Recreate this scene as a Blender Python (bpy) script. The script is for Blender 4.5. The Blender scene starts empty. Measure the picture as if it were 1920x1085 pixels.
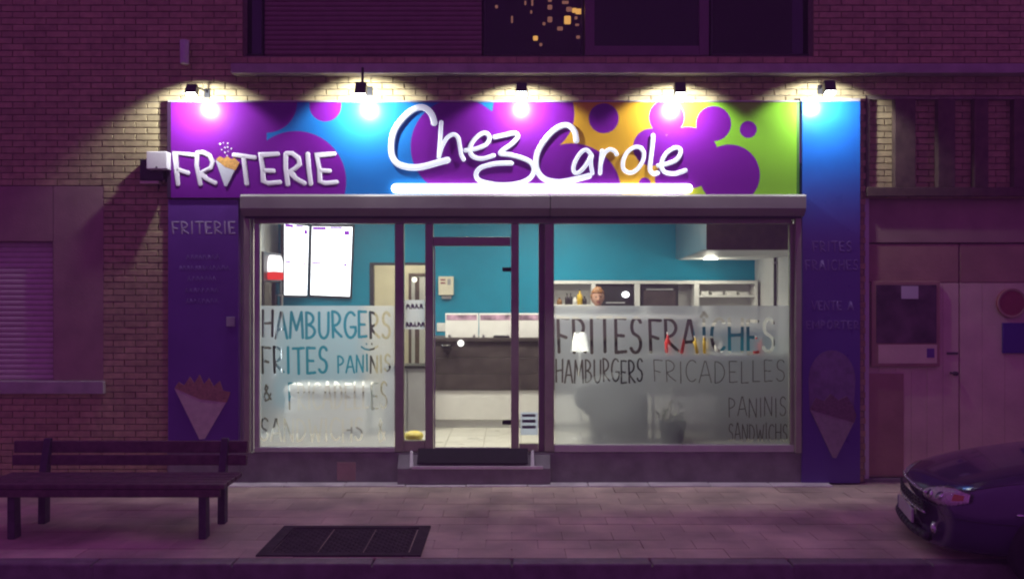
import bpy, bmesh, math, random
from mathutils import Vector, Matrix
random.seed(7)
SC = bpy.context.scene
COL = SC.collection
# ------------------------------------------------------------------ camera, world, exposure
F = 1667.0; D = 9.0; CZ = 1.9575          # focal length in photo pixels, metres to the facade, eye height
cam = bpy.data.cameras.new('camera'); camo = bpy.data.objects.new('camera', cam); COL.objects.link(camo)
camo.location = (0, -D, CZ); camo.rotation_euler = (math.radians(90), 0, 0)
cam.sensor_width = 36; cam.lens = 36 * F / 1920; cam.clip_end = 500
SC.camera = camo
w = bpy.data.worlds.new('World'); SC.world = w; w.use_nodes = True
bg = w.node_tree.nodes['Background']
bg.inputs[0].default_value = (0.80, 0.175, 1.08, 1); bg.inputs[1].default_value = 0.248   # night sky, tinted purple and raised to lift the dark areas
SC.view_settings.view_transform = 'Standard'; SC.view_settings.look = 'None'
SC.view_settings.exposure = 0; SC.view_settings.gamma = 1
SC.render.engine = 'CYCLES'
SC.cycles.use_denoising = True
SC.cycles.max_bounces = 6; SC.cycles.transparent_max_bounces = 16
SC.cycles.sample_clamp_indirect = 4
SC.cycles.filter_width = 2.1
LIFT_DENSITY = 0.009; SPOT_W = 48.0; ROOM_W = 42.0

# ------------------------------------------------------------------ helpers
def P(px, py, Y=0.0):
    k = (D + Y) / F
    return ((px - 960) * k, Y, CZ - (py - 542.5) * k)
def PX(px, Y=0.0): return (px - 960) * (D + Y) / F
def PZ(py, Y=0.0): return CZ - (py - 542.5) * (D + Y) / F
WL = {}
def thing(name, label, cat, loc=(0, 0, 0), group=None, rot=None):
    o = bpy.data.objects.new(name, None); COL.objects.link(o)
    o.location = loc; o['label'] = label; o['category'] = cat
    if group: o['group'] = group
    if rot: o.rotation_euler = rot
    o.empty_display_size = 0.1
    WL[o] = Vector(loc)
    return o
def tag(o, label, cat, group=None):
    o['label'] = label; o['category'] = cat
    if group: o['group'] = group
    return o
def obj(name, me, mat, parent=None, kind=None, loc=None, smooth=False):
    """link a mesh given in world coordinates; under a parent the parent's place is taken off"""
    o = bpy.data.objects.new(name, me); COL.objects.link(o)
    if mat is not None and not me.materials: me.materials.append(mat)
    pl = WL.get(parent, Vector((0, 0, 0))) if parent else Vector((0, 0, 0))
    o.parent = parent
    if loc is not None:
        o.location = Vector(loc) - pl; WL[o] = Vector(loc)
    else:
        o.location = -pl; WL[o] = Vector((0, 0, 0))
    if kind: o['kind'] = kind
    if smooth:
        for p in me.polygons: p.use_smooth = True
    return o
def recentre(o):
    me = o.data
    c = sum((v.co for v in me.vertices), Vector()) / max(1, len(me.vertices))
    me.transform(Matrix.Translation(-c)); o.location = o.location + c; WL[o] = WL[o] + c
    return o
class MB:
    def __init__(s): s.v = []; s.f = []
    def box(s, x0, x1, y0, y1, z0, z1):
        b = len(s.v)
        s.v += [(x, y, z) for z in (z0, z1) for y in (y0, y1) for x in (x0, x1)]
        s.f += [tuple(b + i for i in q) for q in ((0, 2, 3, 1), (4, 5, 7, 6), (0, 1, 5, 4), (2, 6, 7, 3), (0, 4, 6, 2), (1, 3, 7, 5))]
        return s
    def quad(s, a, b, c, d):
        n = len(s.v); s.v += [a, b, c, d]; s.f.append((n, n + 1, n + 2, n + 3)); return s
    def prism(s, pts, off):
        """closed prism: polygon pts (3D, any plane) swept by off"""
        n = len(pts); b = len(s.v); off = Vector(off)
        s.v += [tuple(p) for p in pts] + [tuple(Vector(p) + off) for p in pts]
        s.f.append(tuple(range(b, b + n))); s.f.append(tuple(range(b + 2 * n - 1, b + n - 1, -1)))
        for i in range(n):
            j = (i + 1) % n; s.f.append((b + i, b + n + i, b + n + j, b + j))
        return s
    def cyl(s, a, b, r0, r1=None, n=16, cap=True):
        a = Vector(a); b = Vector(b); r1 = r0 if r1 is None else r1
        ax = (b - a).normalized(); u = ax.orthogonal().normalized(); v = ax.cross(u); k = len(s.v)
        for c, r in ((a, r0), (b, r1)):
            for i in range(n):
                t = 2 * math.pi * i / n; s.v.append(tuple(c + u * (r * math.cos(t)) + v * (r * math.sin(t))))
        for i in range(n):
            j = (i + 1) % n; s.f.append((k + i, k + j, k + n + j, k + n + i))
        if cap:
            s.f.append(tuple(range(k + n - 1, k - 1, -1))); s.f.append(tuple(range(k + n, k + 2 * n)))
        return s
    def tube(s, pts, r, n=8):
        for a, b in zip(pts, pts[1:]): s.cyl(a, b, r, r, n)
        return s
    def lathe(s, c, prof, n=24, axis='z'):
        k = len(s.v); c = Vector(c)
        for (r, h) in prof:
            for i in range(n):
                t = 2 * math.pi * i / n
                p = (r * math.cos(t), r * math.sin(t), h) if axis == 'z' else (r * math.cos(t), h, r * math.sin(t))
                s.v.append(tuple(c + Vector(p)))
        for q in range(len(prof) - 1):
            for i in range(n):
                j = (i + 1) % n
                s.f.append((k + q * n + i, k + q * n + j, k + (q + 1) * n + j, k + (q + 1) * n + i))
        return s
    def ell(s, c, r, nu=20, nv=12, rot=None):
        k = len(s.v); c = Vector(c)
        for j in range(nv + 1):
            ph = math.pi * j / nv
            for i in range(nu):
                t = 2 * math.pi * i / nu
                p = Vector((r[0] * math.sin(ph) * math.cos(t), r[1] * math.sin(ph) * math.sin(t), r[2] * math.cos(ph)))
                if rot: p = rot @ p
                s.v.append(tuple(c + p))
        for j in range(nv):
            for i in range(nu):
                i2 = (i + 1) % nu; s.f.append((k + j * nu + i, k + (j + 1) * nu + i, k + (j + 1) * nu + i2, k + j * nu + i2))
        return s
    def mesh(s, name='m', fix=True):
        me = bpy.data.meshes.new(name); me.from_pydata(s.v, [], s.f); me.update()
        if fix:
            bm = bmesh.new(); bm.from_mesh(me); bmesh.ops.remove_doubles(bm, verts=bm.verts, dist=1e-6)
            bmesh.ops.recalc_face_normals(bm, faces=bm.faces); bm.to_mesh(me); bm.free()
        return me
    def build(s, name, mat, parent=None, bevel=0, kind=None, smooth=False, seg=2):
        o = obj(name, s.mesh(name), mat, parent, kind, smooth=smooth)
        recentre(o)
        if bevel:
            m = o.modifiers.new('bevel', 'BEVEL'); m.width = bevel; m.segments = seg; m.limit_method = 'ANGLE'
        return o
def box(name, x0, x1, y0, y1, z0, z1, mat, parent=None, bevel=0.004, kind=None):
    return MB().box(x0, x1, y0, y1, z0, z1).build(name, mat, parent, bevel, kind)
def pbox(name, px0, py0, px1, py1, Y, depth, mat, parent=None, bevel=0.004, kind=None):
    """box whose front face covers photo pixels px0..px1, py0..py1 on the plane y = Y"""
    return box(name, PX(px0, Y), PX(px1, Y), Y, Y + depth, PZ(py1, Y), PZ(py0, Y), mat, parent, bevel, kind)

# ------------------------------------------------------------------ materials
def mat(name, col, rough=0.6, metal=0.0, var=0.12, scale=6.0, bump=0.0, bscale=60.0, emit=None, estr=0, spec=0.5, rand=0.0, coat=0.0, detail=4):
    m = bpy.data.materials.new(name); m.use_nodes = True
    nt = m.node_tree; N = nt.nodes; L = nt.links; b = N['Principled BSDF']
    b.inputs['Base Color'].default_value = (*col, 1); b.inputs['Roughness'].default_value = rough
    b.inputs['Metallic'].default_value = metal; b.inputs['Specular IOR Level'].default_value = spec
    b.inputs['Coat Weight'].default_value = coat
    tc = N.new('ShaderNodeTexCoord')
    if var > 0:
        no = N.new('ShaderNodeTexNoise'); no.inputs['Scale'].default_value = scale; no.inputs['Detail'].default_value = detail
        geo = N.new('ShaderNodeNewGeometry'); L.new(geo.outputs['Position'], no.inputs['Vector'])
        mr = N.new('ShaderNodeMapRange'); mr.inputs[1].default_value = 0.3; mr.inputs[2].default_value = 0.7
        mr.inputs[3].default_value = 1 - var; mr.inputs[4].default_value = 1 + var
        L.new(no.outputs[0], mr.inputs[0])
        val = mr.outputs[0]
        if rand > 0:
            oi = N.new('ShaderNodeObjectInfo'); ad = N.new('ShaderNodeMath'); ad.operation = 'ADD'
            L.new(oi.outputs['Random'], ad.inputs[0]); L.new(geo.outputs['Random Per Island'], ad.inputs[1])
            fr = N.new('ShaderNodeMath'); fr.operation = 'FRACT'; L.new(ad.outputs[0], fr.inputs[0])
            m2 = N.new('ShaderNodeMapRange'); m2.inputs[3].default_value = 1 - rand; m2.inputs[4].default_value = 1 + rand * 0.7
            L.new(fr.outputs[0], m2.inputs[0])
            mu = N.new('ShaderNodeMath'); mu.operation = 'MULTIPLY'; L.new(val, mu.inputs[0]); L.new(m2.outputs[0], mu.inputs[1]); val = mu.outputs[0]
        vm = N.new('ShaderNodeVectorMath'); vm.operation = 'SCALE'; vm.inputs[0].default_value = col
        L.new(val, vm.inputs['Scale']); L.new(vm.outputs[0], b.inputs['Base Color'])
        rr = N.new('ShaderNodeMapRange'); rr.inputs[3].default_value = max(0.02, rough - 0.08); rr.inputs[4].default_value = min(1, rough + 0.08)
        L.new(no.outputs[0], rr.inputs[0]); L.new(rr.outputs[0], b.inputs['Roughness'])
    if bump > 0:
        n2 = N.new('ShaderNodeTexNoise'); n2.inputs['Scale'].default_value = bscale; n2.inputs['Detail'].default_value = 5
        g2 = N.new('ShaderNodeNewGeometry'); L.new(g2.outputs['Position'], n2.inputs['Vector'])
        bu = N.new('ShaderNodeBump'); bu.inputs['Strength'].default_value = bump; bu.inputs['Distance'].default_value = 0.01
        L.new(n2.outputs[0], bu.inputs['Height']); L.new(bu.outputs[0], b.inputs['Normal'])
    if emit:
        b.inputs['Emission Color'].default_value = (*emit, 1); b.inputs['Emission Strength'].default_value = estr
    return m
def glass_mat(name, tint=(0.93, 0.95, 0.95), refl=0.9, rough=0.02):
    m = bpy.data.materials.new(name); m.use_nodes = True; nt = m.node_tree; N = nt.nodes; L = nt.links
    N.remove(N['Principled BSDF'])
    t = N.new('ShaderNodeBsdfTransparent'); t.inputs[0].default_value = (*tint, 1)
    g = N.new('ShaderNodeBsdfGlossy'); g.inputs['Roughness'].default_value = rough; g.inputs[0].default_value = (refl, refl, refl, 1)
    f = N.new('ShaderNodeFresnel'); f.inputs[0].default_value = 1.45
    x = N.new('ShaderNodeMixShader'); L.new(f.outputs[0], x.inputs[0]); L.new(t.outputs[0], x.inputs[1]); L.new(g.outputs[0], x.inputs[2])
    L.new(x.outputs[0], N['Material Output'].inputs[0])
    return m
def film_mat(name, tr=0.05, tl=0.39):
    m = bpy.data.materials.new(name); m.use_nodes = True; nt = m.node_tree; N = nt.nodes; L = nt.links
    N.remove(N['Principled BSDF'])
    t = N.new('ShaderNodeBsdfTransparent'); d = N.new('ShaderNodeBsdfTranslucent'); d.inputs[0].default_value = (0.74, 0.79, 0.90, 1)
    r = N.new('ShaderNodeBsdfRefraction'); r.inputs['Roughness'].default_value = 0.30; r.inputs['IOR'].default_value = 1.25
    r.inputs[0].default_value = (0.85, 0.87, 0.9, 1)
    df = N.new('ShaderNodeBsdfDiffuse'); df.inputs[0].default_value = (0.6, 0.6, 0.62, 1)
    a = N.new('ShaderNodeMixShader'); a.inputs[0].default_value = tl; L.new(r.outputs[0], a.inputs[1]); L.new(d.outputs[0], a.inputs[2])
    c = N.new('ShaderNodeMixShader'); c.inputs[0].default_value = 0.10; L.new(a.outputs[0], c.inputs[1]); L.new(df.outputs[0], c.inputs[2])
    b = N.new('ShaderNodeMixShader'); b.inputs[0].default_value = tr; L.new(c.outputs[0], b.inputs[1]); L.new(t.outputs[0], b.inputs[2])
    L.new(b.outputs[0], N['Material Output'].inputs[0])
    return m
def emis(name, col, s):
    m = bpy.data.materials.new(name); m.use_nodes = True; N = m.node_tree.nodes; L = m.node_tree.links
    N.remove(N['Principled BSDF']); e = N.new('ShaderNodeEmission'); e.inputs[0].default_value = (*col, 1); e.inputs[1].default_value = s
    L.new(e.outputs[0], N['Material Output'].inputs[0]); return m

M = {}
M['brick'] = mat('cream_brick', (0.44, 0.36, 0.19), 0.85, var=0.18, scale=14, bump=0.6, bscale=90, rand=0.15)
M['mortar'] = mat('mortar', (0.26, 0.22, 0.165), 0.95, var=0.2, scale=20, bump=0.7, bscale=120)
M['concrete'] = mat('ledge_concrete', (0.40, 0.37, 0.34), 0.85, var=0.2, scale=5, bump=0.5, bscale=50)
M['alu'] = mat('window_aluminium', (0.36, 0.37, 0.26), 0.42, metal=0.35, var=0.10, scale=7, bump=0.05)
M['alu_pale'] = mat('pale_aluminium', (0.52, 0.50, 0.47), 0.4, metal=0.3, var=0.08, scale=7)
M['shutter_box'] = mat('shutter_box_metal', (0.30, 0.285, 0.25), 0.5, metal=0.1, var=0.10, scale=3, bump=0.05)
M['plinth'] = mat('dark_plinth', (0.20, 0.19, 0.18), 0.6, var=0.25, scale=6, bump=0.25, bscale=40)
M['glass'] = glass_mat('window_glass')
M['glass_dark'] = glass_mat('upper_window_glass', (0.5, 0.5, 0.55), 0.9)
M['film'] = film_mat('frosted_film')
M['black'] = mat('black_metal', (0.02, 0.02, 0.022), 0.4, var=0.2, scale=20)
M['blackplastic'] = mat('black_plastic', (0.022, 0.022, 0.024), 0.35, var=0.2, scale=12)
M['white'] = mat('white_paint', (0.78, 0.77, 0.74), 0.45, var=0.04, scale=8)
M['cream'] = mat('cream_paint', (0.74, 0.68, 0.52), 0.55, var=0.05, scale=5)
M['blue_wall'] = mat('teal_blue_wall_paint', (0.004, 0.26, 0.40), 0.8, var=0.06, scale=3, bump=0.1, bscale=120, spec=0.15)
M['grey_wall'] = mat('pale_grey_wall_paint', (0.58, 0.58, 0.57), 0.7, var=0.06, scale=3, bump=0.1, bscale=120)
M['ceil'] = mat('white_ceiling', (0.75, 0.74, 0.72), 0.8, var=0.04, scale=2)
M['tile'] = mat('pale_floor_tile', (0.62, 0.60, 0.54), 0.3, var=0.08, scale=5, rand=0.05)
M['grout'] = mat('floor_grout', (0.35, 0.33, 0.30), 0.8)
M['wood_dark'] = mat('dark_counter_wood', (0.065, 0.05, 0.05), 0.45, var=0.3, scale=9, rand=0.2)
M['timber'] = mat('dark_timber', (0.10, 0.065, 0.05), 0.7, var=0.3, scale=12, bump=0.3, bscale=60)
M['steel'] = mat('brushed_steel', (0.55, 0.55, 0.55), 0.33, metal=0.95, var=0.08, scale=9)
M['grey'] = mat('grey_plastic', (0.33, 0.33, 0.34), 0.5, var=0.08)
M['pavers'] = mat('greyish_pavers', (0.56, 0.48, 0.335), 0.8, var=0.38, scale=1.7, bump=0.5, bscale=70, rand=0.10, detail=7)
M['bed'] = mat('paving_joint_sand', (0.45, 0.385, 0.275), 0.95, var=0.25, scale=12, bump=0.5, bscale=120)
M['slab'] = mat('pale_stone_slab', (0.66, 0.64, 0.58), 0.75, var=0.22, scale=4, bump=0.35, bscale=60, rand=0.10, detail=7)
M['kerb'] = mat('granite_kerb', (0.22, 0.20, 0.185), 0.8, var=0.25, scale=8, bump=0.5, bscale=90, rand=0.1)
M['asphalt'] = mat('asphalt', (0.075, 0.07, 0.072), 0.85, var=0.3, scale=4, bump=0.8, bscale=160)
M['letter'] = mat('white_letter_plastic', (0.88, 0.87, 0.88), 0.4, var=0.03)
M['script_glow'] = mat('white_acrylic_added_glow', (0.85, 0.88, 0.90), 0.35, var=0.02, emit=(0.80, 0.92, 1.0), estr=0.40)  # script letters are unlit acrylic; a weak glow is added to brighten them
M['ledbar'] = emis('led_bar_light', (0.93, 0.96, 1.0), 7.0)
M['lens'] = emis('flood_lens_light', (0.90, 0.98, 1.0), 60.0)
M['cut_edge'] = mat('panel_edge', (0.03, 0.01, 0.035), 0.5, var=0.1)
M['panel_left'] = mat('violet_panel', (0.13, 0.045, 0.27), 0.32, var=0.08, scale=4)
M['panel_right'] = mat('blue_panel', (0.012, 0.16, 0.62), 0.30, var=0.06, scale=4)
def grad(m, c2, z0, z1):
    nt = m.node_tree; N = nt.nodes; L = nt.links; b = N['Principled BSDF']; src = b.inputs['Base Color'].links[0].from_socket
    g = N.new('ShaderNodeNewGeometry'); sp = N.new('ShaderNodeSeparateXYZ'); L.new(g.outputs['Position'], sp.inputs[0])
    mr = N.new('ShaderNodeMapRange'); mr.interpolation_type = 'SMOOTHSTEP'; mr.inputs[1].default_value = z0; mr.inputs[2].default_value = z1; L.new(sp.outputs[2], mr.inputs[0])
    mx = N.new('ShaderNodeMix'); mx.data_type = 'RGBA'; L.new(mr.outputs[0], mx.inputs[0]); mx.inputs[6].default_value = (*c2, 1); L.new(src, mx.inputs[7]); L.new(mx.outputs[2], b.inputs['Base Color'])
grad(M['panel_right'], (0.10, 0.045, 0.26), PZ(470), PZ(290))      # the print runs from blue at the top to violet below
M['print_pale'] = mat('pale_print', (0.36, 0.30, 0.42), 0.5, var=0.1)
M['print_dim'] = mat('dim_print', (0.17, 0.10, 0.30), 0.5, var=0.1)
M['print_fade'] = mat('faded_print', (0.17, 0.10, 0.22), 0.5, var=0.25, scale=14)
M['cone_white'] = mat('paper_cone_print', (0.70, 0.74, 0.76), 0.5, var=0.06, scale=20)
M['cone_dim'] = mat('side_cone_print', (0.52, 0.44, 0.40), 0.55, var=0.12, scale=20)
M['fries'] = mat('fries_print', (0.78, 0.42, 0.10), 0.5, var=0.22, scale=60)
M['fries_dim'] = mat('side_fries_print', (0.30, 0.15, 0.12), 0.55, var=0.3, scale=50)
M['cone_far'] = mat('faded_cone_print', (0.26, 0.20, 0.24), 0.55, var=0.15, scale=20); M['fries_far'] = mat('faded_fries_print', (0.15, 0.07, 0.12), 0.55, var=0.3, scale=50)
M['gate'] = mat('cream_gate_paint', (0.64, 0.54, 0.40), 0.6, var=0.13, scale=3, bump=0.25, bscale=30, detail=7)
M['gate_warm'] = mat('reddish_gate_wood', (0.36, 0.22, 0.17), 0.6, var=0.14, scale=4, bump=0.25, bscale=30)
M['surround'] = mat('rendered_window_surround', (0.34, 0.23, 0.20), 0.8, var=0.12, scale=5, bump=0.3, bscale=70)
M['slat'] = mat('pale_shutter_slat', (0.58, 0.50, 0.46), 0.55, var=0.08, scale=9)
M['slat_brown'] = mat('brown_shutter_slat', (0.22, 0.13, 0.13), 0.6, var=0.1, scale=9)
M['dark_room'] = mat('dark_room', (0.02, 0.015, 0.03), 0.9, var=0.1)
M['frame_dark'] = mat('upper_window_frame', (0.16, 0.10, 0.13), 0.6, var=0.12)
M['bench'] = mat('bench_wood', (0.13, 0.085, 0.08), 0.65, var=0.3, scale=14, bump=0.3, bscale=50)
M['iron'] = mat('cast_iron', (0.07, 0.055, 0.07), 0.6, var=0.25, scale=20, bump=0.3, bscale=80)
M['rubber'] = mat('rubber_mat', (0.025, 0.02, 0.025), 0.9, var=0.25, scale=30, bump=0.7, bscale=200)

# ------------------------------------------------------------------ stroke lettering
def arc(cx, cy, rx, ry, a0, a1, n=10):
    return [(cx + rx * math.cos(math.radians(a0 + (a1 - a0) * i / n)), cy + ry * math.sin(math.radians(a0 + (a1 - a0) * i / n))) for i in range(n + 1)]
FONT = {  # unit box, y up; (strokes, width)
 'A': ([[(0, 0), (.45, 1), (.55, 1), (1, 0)], [(.15, .33), (.85, .36)]], .85),
 'B': ([[(.08, 0), (.05, 1)], [(.05, 1)] + arc(.1, .76, .65, .24, 90, -90) , [(.1, .52)] + arc(.1, .26, .8, .26, 90, -90) + [(.05, 0)]], .75),
 'C': ([arc(.6, .5, .55, .5, 50, 310, 14)], .75),
 'D': ([[(.08, 0), (.08, 1)], [(.08, 1)] + arc(.1, .5, .8, .5, 90, -90, 12)], .8),
 'E': ([[(.9, .98), (.08, 1), (.12, 0), (.95, .03)], [(.1, .5), (.75, .48)]], .65),
 'F': ([[(.95, .97), (.05, 1), (.15, 0)], [(.1, .5), (.75, .42)]], .65),
 'G': ([arc(.58, .5, .52, .5, 50, 330, 14) + [(1, .42), (.6, .42)]], .85),
 'H': ([[(.05, 1), (.08, 0)], [(.95, 1), (.92, 0)], [(.06, .5), (.94, .52)]], .8),
 'I': ([[(.45, 1), (.55, 0)]], .28),
 'L': ([[(.1, 1), (.1, 0), (.9, .02)]], .6),
 'M': ([[(.02, 0), (.12, 1), (.5, .3), (.88, 1), (.98, 0)]], 1.0),
 'N': ([[(.05, 0), (.08, 1), (.9, 0), (.93, 1)]], .8),
 'O': ([arc(.5, .5, .46, .5, 90, 450, 18)], .85),
 'P': ([[(.1, 0), (.06, 1)], [(.06, 1)] + arc(.1, .73, .75, .27, 90, -90)], .7),
 'R': ([[(.14, 0), (.05, 1)], [(.05, 1)] + arc(.1, .72, .75, .28, 90, -90) + [(.4, .25), (1, .02)]], .72),
 'S': ([arc(.55, .75, .4, .25, 30, 230, 10) + arc(.48, .25, .44, .25, 60, -150, 10)], .65),
 'T': ([[(0, .98), (1, 1)], [(.5, .99), (.55, 0)]], .75),
 'U': ([[(.06, 1)] + arc(.5, .35, .43, .35, 180, 360, 10) + [(.94, 1)]], .8),
 'V': ([[(0, 1), (.5, 0), (1, 1)]], .8),
 'W': ([[(0, 1), (.25, 0), (.5, .7), (.75, 0), (1, 1)]], 1.05),
 '&': ([[(1, .1), (.2, .75), (.35, 1), (.6, .85), (.1, .3), (.3, 0), (.7, .1), (.95, .45)]], .75),
}
FONT['\u00ce'] = (FONT['I'][0] + [[(.05, 1.1), (.48, 1.22), (.95, 1.1)]], .35)
FONT['\u00c0'] = (FONT['A'][0] + [[(.3, 1.22), (.6, 1.1)]], .85)
def lay(text, px0, px1, ytop, ybot, gap=.18, jit=0.0):
    """strokes of each letter in photo pixels"""
    tot = sum((.5 if c == ' ' else FONT[c][1]) + gap for c in text) - gap
    s = (px1 - px0) / tot; x = px0; out = []
    for c in text:
        if c == ' ': x += (.5 + gap) * s; continue
        st, wd = FONT[c]; j = random.uniform(-jit, jit)
        out.append((c, [[(x + a * wd * s, ybot - (b) * (ybot - ytop) + j) for a, b in line] for line in st]))
        x += (wd + gap) * s
    return out
def smoothline(pts, n=6, closed=False):
    out = []
    m = len(pts)
    for i in range(m - 1):
        p0 = pts[max(0, i - 1)]; p1 = pts[i]; p2 = pts[i + 1]; p3 = pts[min(m - 1, i + 2)]
        for k in range(n):
            t = k / n
            out.append(tuple(0.5 * ((2 * p1[d]) + (-p0[d] + p2[d]) * t + (2 * p0[d] - 5 * p1[d] + 4 * p2[d] - p3[d]) * t * t + (-p0[d] + 3 * p1[d] - 3 * p2[d] + p3[d]) * t ** 3) for d in range(2)))
    out.append(tuple(pts[-1])); return out
def stroke(mb, pts, r, Y, depth, n=10, smooth=False):
    """a raised letter stroke: rounded bar swept along pts (x, z) on plane Y, standing out by depth towards the street"""
    if smooth: pts = smoothline(pts)
    q = [Vector((p[0], p[1])) for p in pts]
    c = [q[0]]
    for p in q[1:]:
        if (p - c[-1]).length > 1e-5: c.append(p)
    # end caps: extra rings
    d0 = (c[0] - c[1]).normalized(); d1 = (c[-1] - c[-2]).normalized()
    path = []
    for k in (1.0, .75, .4): path.append((c[0] + d0 * r * k, r * math.sqrt(max(0.0, 1 - k * k)) + 1e-4))
    path += [(p, r) for p in c]
    for k in (.4, .75, 1.0): path.append((c[-1] + d1 * r * k, r * math.sqrt(max(0.0, 1 - k * k)) + 1e-4))
    base = len(mb.v); m = len(path)
    for i, (p, rad) in enumerate(path):
        a = path[max(0, i - 1)][0]; b = path[min(m - 1, i + 1)][0]
        t = (b - a).normalized(); nrm = Vector((-t.y, t.x))
        # mitre: keep width on bends
        if 0 < i < m - 1:
            t1 = (p - a); t2 = (b - p)
            if t1.length > 1e-6 and t2.length > 1e-6:
                cs = max(0.55, math.cos(t1.angle(t2) / 2)); rad = rad / cs
        for k in range(n):
            th = 2 * math.pi * k / n
            s_ = math.copysign(abs(math.cos(th)) ** .6, math.cos(th)); y_ = math.copysign(abs(math.sin(th)) ** .6, math.sin(th))
            xy = p + nrm * (rad * s_)
            mb.v.append((xy.x, Y - depth * .5 + depth * .5 * y_ * min(1, rad / r), xy.y))
    for i in range(m - 1):
        for k in range(n):
            k2 = (k + 1) % n
            mb.f.append((base + i * n + k, base + i * n + k2, base + (i + 1) * n + k2, base + (i + 1) * n + k))
    mb.f.append(tuple(range(base + n - 1, base - 1, -1))); mb.f.append(tuple(range(base + (m - 1) * n, base + m * n)))
def letter(name, strokes, rpx, Y, depth, mt, parent, smooth=False, n=10):
    k = (D + Y) / F; mb = MB()
    for st in strokes:
        stroke(mb, [(PX(a, Y), PZ(b, Y)) for a, b in st], rpx * k, Y, depth, n, smooth)
    o = obj(name, mb.mesh(name), mt, parent, smooth=True); recentre(o); return o
def ribbon(name, strokes, rpx, Y, mt, parent, depth=0.002):
    return letter(name, strokes, rpx, Y, depth, mt, parent, n=6)

# ------------------------------------------------------------------ ground: road, kerb, pavement
YK = -2.66
g = box('road', -30, 30, -30, YK, -0.42, -0.12, M['asphalt'], bevel=0, kind='structure')
pv = box('pavement', -30, 30, YK + 0.15, 0.5, -0.3, -0.012, M['bed'], bevel=0, kind='structure')
pm = MB()
for j in range(12):
    yb = YK + 0.153 + j * 0.2335
    if yb + .20 > -0.15: break
    x = -7.2 - (0.2 if j % 2 else 0)
    while x < 7.2:
        pm.box(x, x + .396, yb, yb + .2295, -0.02, random.uniform(-.002, .0015))
        x += .4
pm.build('paver', M['pavers'], pv, 0, kind='stuff')
ks = box('kerb', -30, 30, YK, YK + 0.15, -0.3, -0.02, M['kerb'], bevel=0, kind='structure')
x = -7.0
while x < 7.0:
    box('kerb_stone', x + .006, x + .994, YK - 0.004, YK + 0.147, -0.14, random.uniform(0.0, .006), M['kerb'], ks, 0.012); x += 1.0
# pale stone strip at the foot of the shop
sx0, sx1 = PX(300, -.17), PX(1563, -.17)
st = box('stone_strip', sx0, sx1, -0.17, -0.002, -0.05, -0.006, M['bed'], pv, 0)
n = 11
for i in range(n):
    a = sx0 + (sx1 - sx0) * i / n; b = sx0 + (sx1 - sx0) * (i + 1) / n
    box('stone_slab', a + .004, b - .004, -0.172, -0.006, -0.03, random.uniform(.008, .013), M['slab'], st, 0.006)

# ------------------------------------------------------------------ the brick building
YB = 0.06
bld = thing('shop_building', 'cream brick building whose ground floor holds the lit snack shop', 'building', (0, YB, 0))
XL, XR, ZT = -8.5, 8.5, 6.4
wall = MB()
X0, X1 = PX(313, 0), PX(1613, 0)
op_l = (PX(-260, YB), PX(195, YB), PZ(735, YB), PZ(350, YB))            # left shuttered window
op_u = (PX(455, YB), PX(1525, YB), PZ(105, YB), PZ(-330, YB))           # upstairs opening
op_r = (PX(1622, YB), PX(2060, YB), PZ(357, YB), PZ(186, YB))           # band of recesses above the gate
op_g = (PX(1622, YB), PX(2060, YB), 0.0, PZ(368, YB))                   # gate
op_s = (X0 + .02, X1 - .02, 0.0, PZ(200, YB))                           # shop front
OPS = [op_l, op_u, op_r, op_g, op_s]
def wall_cells(lo, hi, zlo, zhi, ops):
    xs = sorted({lo, hi, *[v for o in ops for v in o[:2] if lo < v < hi]}); zs = sorted({zlo, zhi, *[v for o in ops for v in o[2:] if zlo < v < zhi]})
    for a, b in zip(xs, xs[1:]):
        for c, d in zip(zs, zs[1:]):
            mx, mz = (a + b) / 2, (c + d) / 2
            if not any(o[0] < mx < o[1] and o[2] < mz < o[3] for o in ops): yield a, b, c, d
for a, b, c, d in wall_cells(XL, XR, 0, ZT, OPS): wall.box(a, b, YB + .008, YB + .32, c, d)
wallo = wall.build('wall', M['mortar'], bld)
# bricks, proud of the mortar
CH, BL, GP = 0.0655, 0.228, 0.009
brick_cache = {}
def brick_mesh(L):
    k = round(L, 2)
    if k not in brick_cache:
        b = MB().box(-k / 2, k / 2, -.012, .02, -(CH - GP) / 2, (CH - GP) / 2)
        me = b.mesh('brick'); bm = bmesh.new(); bm.from_mesh(me)
        bmesh.ops.bevel(bm, geom=[e for e in bm.edges if all(v.co.y < 0 for v in e.verts)], offset=.004, segments=1, affect='EDGES')
        bm.to_mesh(me); bm.free(); me.materials.append(M['brick']); brick_cache[k] = me
    return brick_cache[k]
cells = []
def lay_bricks(lo, hi, zlo, zhi, Y, ops, prio):
    r = 0; z = zlo
    while z < zhi:
        x = lo - (BL / 2 if r % 2 else 0)
        while x < hi:
            segs = [(max(x, lo), min(x + BL - GP, hi))]
            for o in ops:
                if z + CH * .6 > o[2] and z + CH * .4 < o[3]:
                    ns = []
                    for a, b in segs:
                        if b <= o[0] or a >= o[1]: ns.append((a, b))
                        else:
                            if a < o[0]: ns.append((a, o[0]))
                            if b > o[1]: ns.append((o[1], b))
                    segs = ns
            for a, b in segs:
                if b - a > .03: cells.append(((a + b) / 2, Y, z + CH / 2, b - a, prio((a + b) / 2, z + CH / 2, Y)))
            x += BL
        z += CH; r += 1
def prio(x, z, Y):
    k = F / (D + Y); px = 960 + x * k; py = 542.5 - (z - CZ) * k
    if 313 <= px <= 1660 and 138 <= py <= 196: return 0 + py * 1e-4
    if 190 <= px <= 313 and 160 <= py <= 640: return 1 + py * 1e-3
    if Y > .1 and px < 1790: return 0.5
    if not (-60 < px < 1980 and -40 < py < 960): return 99
    return 5 + abs(py - 300) * 1e-3
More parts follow.
